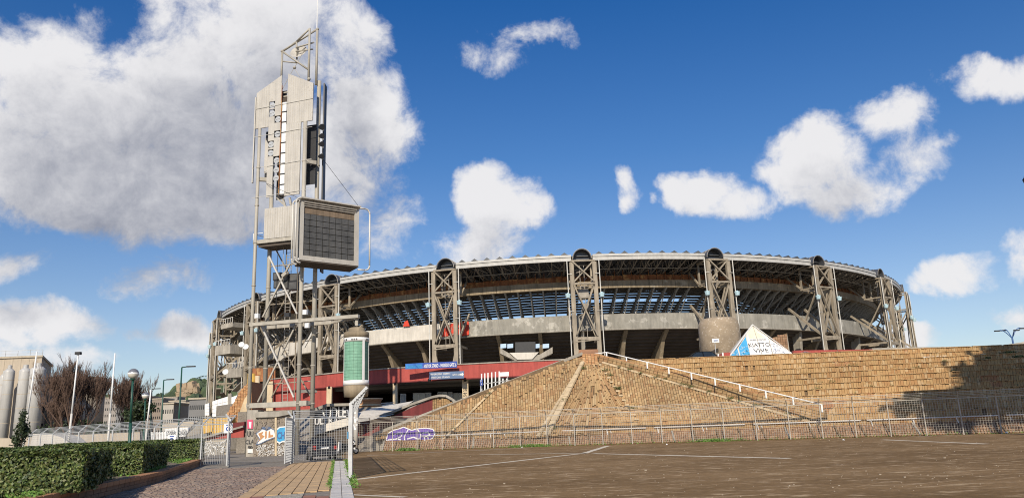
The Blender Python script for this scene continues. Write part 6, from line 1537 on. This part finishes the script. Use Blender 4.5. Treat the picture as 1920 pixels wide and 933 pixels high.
# ------------------------------------------------------------------ trees
def bare_tree(name, lab, base, H, R0, seed, mat=m_bark, depth=6, spread=.5, r0=.2, nb=4, twig=.035):
    rnd = random.Random(seed); t = thing(name, lab, 'tree', base); tr = MB(); tw = MB(); base = V(base)
    def grow(p, d, ln, r, k):
        q = p
        for s in range(2):
            d = (d+V((rnd.gauss(0,.09),rnd.gauss(0,.09),rnd.gauss(.03,.05)))).normalized(); q2 = q+d*ln/2
            (tr if k < 3 else tw).tube(q, q2, max(r,twig*.45), max(r*.8,twig*.4), 5 if k < 3 else 3, False); q = q2; r *= .85
        if k >= depth: return
        for i in range(nb if k < 3 else 3):
            a = rnd.uniform(0,2*pi); s_ = rnd.uniform(.3,.95)*spread*1.5
            nd_ = (d+V((cos(a)*s_, sin(a)*s_, rnd.uniform(.0,.4)+.08*k))).normalized(); grow(p.lerp(q, rnd.uniform(.45,1)) if k > 0 else q, nd_, ln*rnd.uniform(.62,.85), r*.62, k+1)
    for i in range(R0):
        a = 2*pi*i/R0; grow(base+V((cos(a)*.3,sin(a)*.3,0)), V((cos(a)*.2,sin(a)*.2,1)).normalized(), H*.36, r0, 0)
    build(tr, 'trunk', mat, t); stuff(build(tw, 'twigs', mat, t))
bp_ = P(143,800,110); bare_tree('bare_tree', 'biggest leafless brown tree, in front of the round building', (bp_.x,110,0), 11.0, 5, 3, r0=.18, spread=.34, depth=6)
bp_ = P(112,800,118); bare_tree('bare_tree', 'leafless tree merging with the left side of the biggest one', (bp_.x,118,0), 7.2, 4, 8, r0=.16, spread=.26)
bp_ = P(236,800,120); bare_tree('bare_tree', 'leafless tree behind the near globe lamp', (bp_.x,120,0), 9.8, 4, 5, r0=.16, spread=.30)
def leafy(name, lab, c, rx, rz, n, mat, s=.22, seed=1, trunk=True, z0=0):
    rnd = random.Random(seed); t = thing(name, lab, 'tree', (c[0],c[1],z0)); mb = MB(); c = V(c)
    if trunk: build(MB().tube((c.x,c.y,z0),(c.x,c.y,c.z),rx*.09,rx*.05,8), 'trunk', m_bark, t)
    cl_ = [c+V((rnd.gauss(0,rx*.42),rnd.gauss(0,rx*.42),rnd.gauss(0,rz*.42))) for _ in range(26)]
    for i in range(n): k = rnd.choice(cl_); leaves(mb, k+V((rnd.gauss(0,rx*.16),rnd.gauss(0,rx*.16),rnd.gauss(0,rz*.14))), s, rnd, rnd.uniform(.6,1.4))
    stuff(build(mb, 'crown', mat, t))
c = P(264,768,105); leafy('evergreen_bush', 'round dark green bush behind the globe lamps', (c.x,105,c.z), 1.7, 1.9, 3000, m_leafd, .2, 2)
c = P(42,806,58); leafy('young_conifer', 'slim young evergreen behind the left fence in front of the silos', (c.x,58,c.z), .55, 1.6, 1500, m_leafd, .09, 3)
for i, (px, w) in enumerate(((100,4),(185,3.5),(228,3))):
    c = P(px, 800, 125+i*9); leafy('low_shrub', ('dense brown-green shrub at the foot of the biggest bare tree','dark low shrub right of the bare tree clump','dark low shrub left of the near globe lamp')[i], (c.x, 125+i*9, 2.6), w, 2.2, 2200, m_leafd, .24, 30+i)
# stone pines outside the picture on the right: they throw the shadow on the terrace
def pine(lab, x, y, z, r, seed, rz=2.6):
    leafy('stone_pine', lab, (x,y,z), r, rz, 19000, m_leafd, .46, seed)
pine('lowest leaning stone pine beyond the right edge whose crown shades the terrace', 28.6, 26, 21.4, 3.4, 41, 2.6)
pine('second stone pine beyond the right edge, a little taller', 33.8, 26, 24.1, 4.4, 42, 6)
pine('third stone pine beyond the right edge, taller still', 40.3, 26, 26.1, 6, 43, 8)
pine('fourth stone pine, farthest beyond the right edge of the picture', 48.8, 26, 26.1, 7, 44, 8)
pb = MB(); rnd = random.Random(91)
for i in range(650):
    Y = 17+45*rnd.random()**1.6; x = rnd.uniform(-5.5-(Y-20)*.1, 36) if Y > 25 else rnd.uniform(-4, 18)
    if Y > fy(x)-1 or x < kl(Y,1)[0]: continue
    s_ = rnd.uniform(.010,.024) if rnd.random() < .95 else rnd.uniform(.03,.05)
    pb.box((x,Y,s_*.3), (s_*rnd.uniform(.8,2), s_, s_*.7))
tag(build(pb, 'scattered_pebbles', M('pale_pebble', (.36,.30,.23), .9, .2, 3, bump=0)), kind='stuff')
# litter
rnd = random.Random(77)
for i, (px, py, lab) in enumerate(((193,925,'crumpled white litter at the foot of the planter kerb'),(216,921,'smaller white scrap beside the planter kerb'),(1858,806,'white rag lying at the foot of the shaded brick kerb'),(1887,812,'flat white scrap near the right end of the fence'),(979,839,'pale scrap lying on the asphalt edge by the fence'),(1250,834,'small white scrap at the fence foot'),(1582,826,'white scrap by the fence near the shadow'))):
    q = G(px, py); mb = MB(); s_ = .10 if i != 2 else .3
    pts = [V((cos(a)*s_*rnd.uniform(.5,1.2), sin(a)*s_*rnd.uniform(.5,1.2), .02+rnd.random()*.07)) for a in [2*pi*k/7 for k in range(7)]]
    mb.add([q+V((0,0,.12))]+[q+p for p in pts]+[q+V((0,0,.01))], [(0,k+1,(k+1) % 7+1) for k in range(7)]+[(8,(k+1) % 7+1,k+1) for k in range(7)])
    tag(build(mb, 'litter', m_white), lab, 'litter')
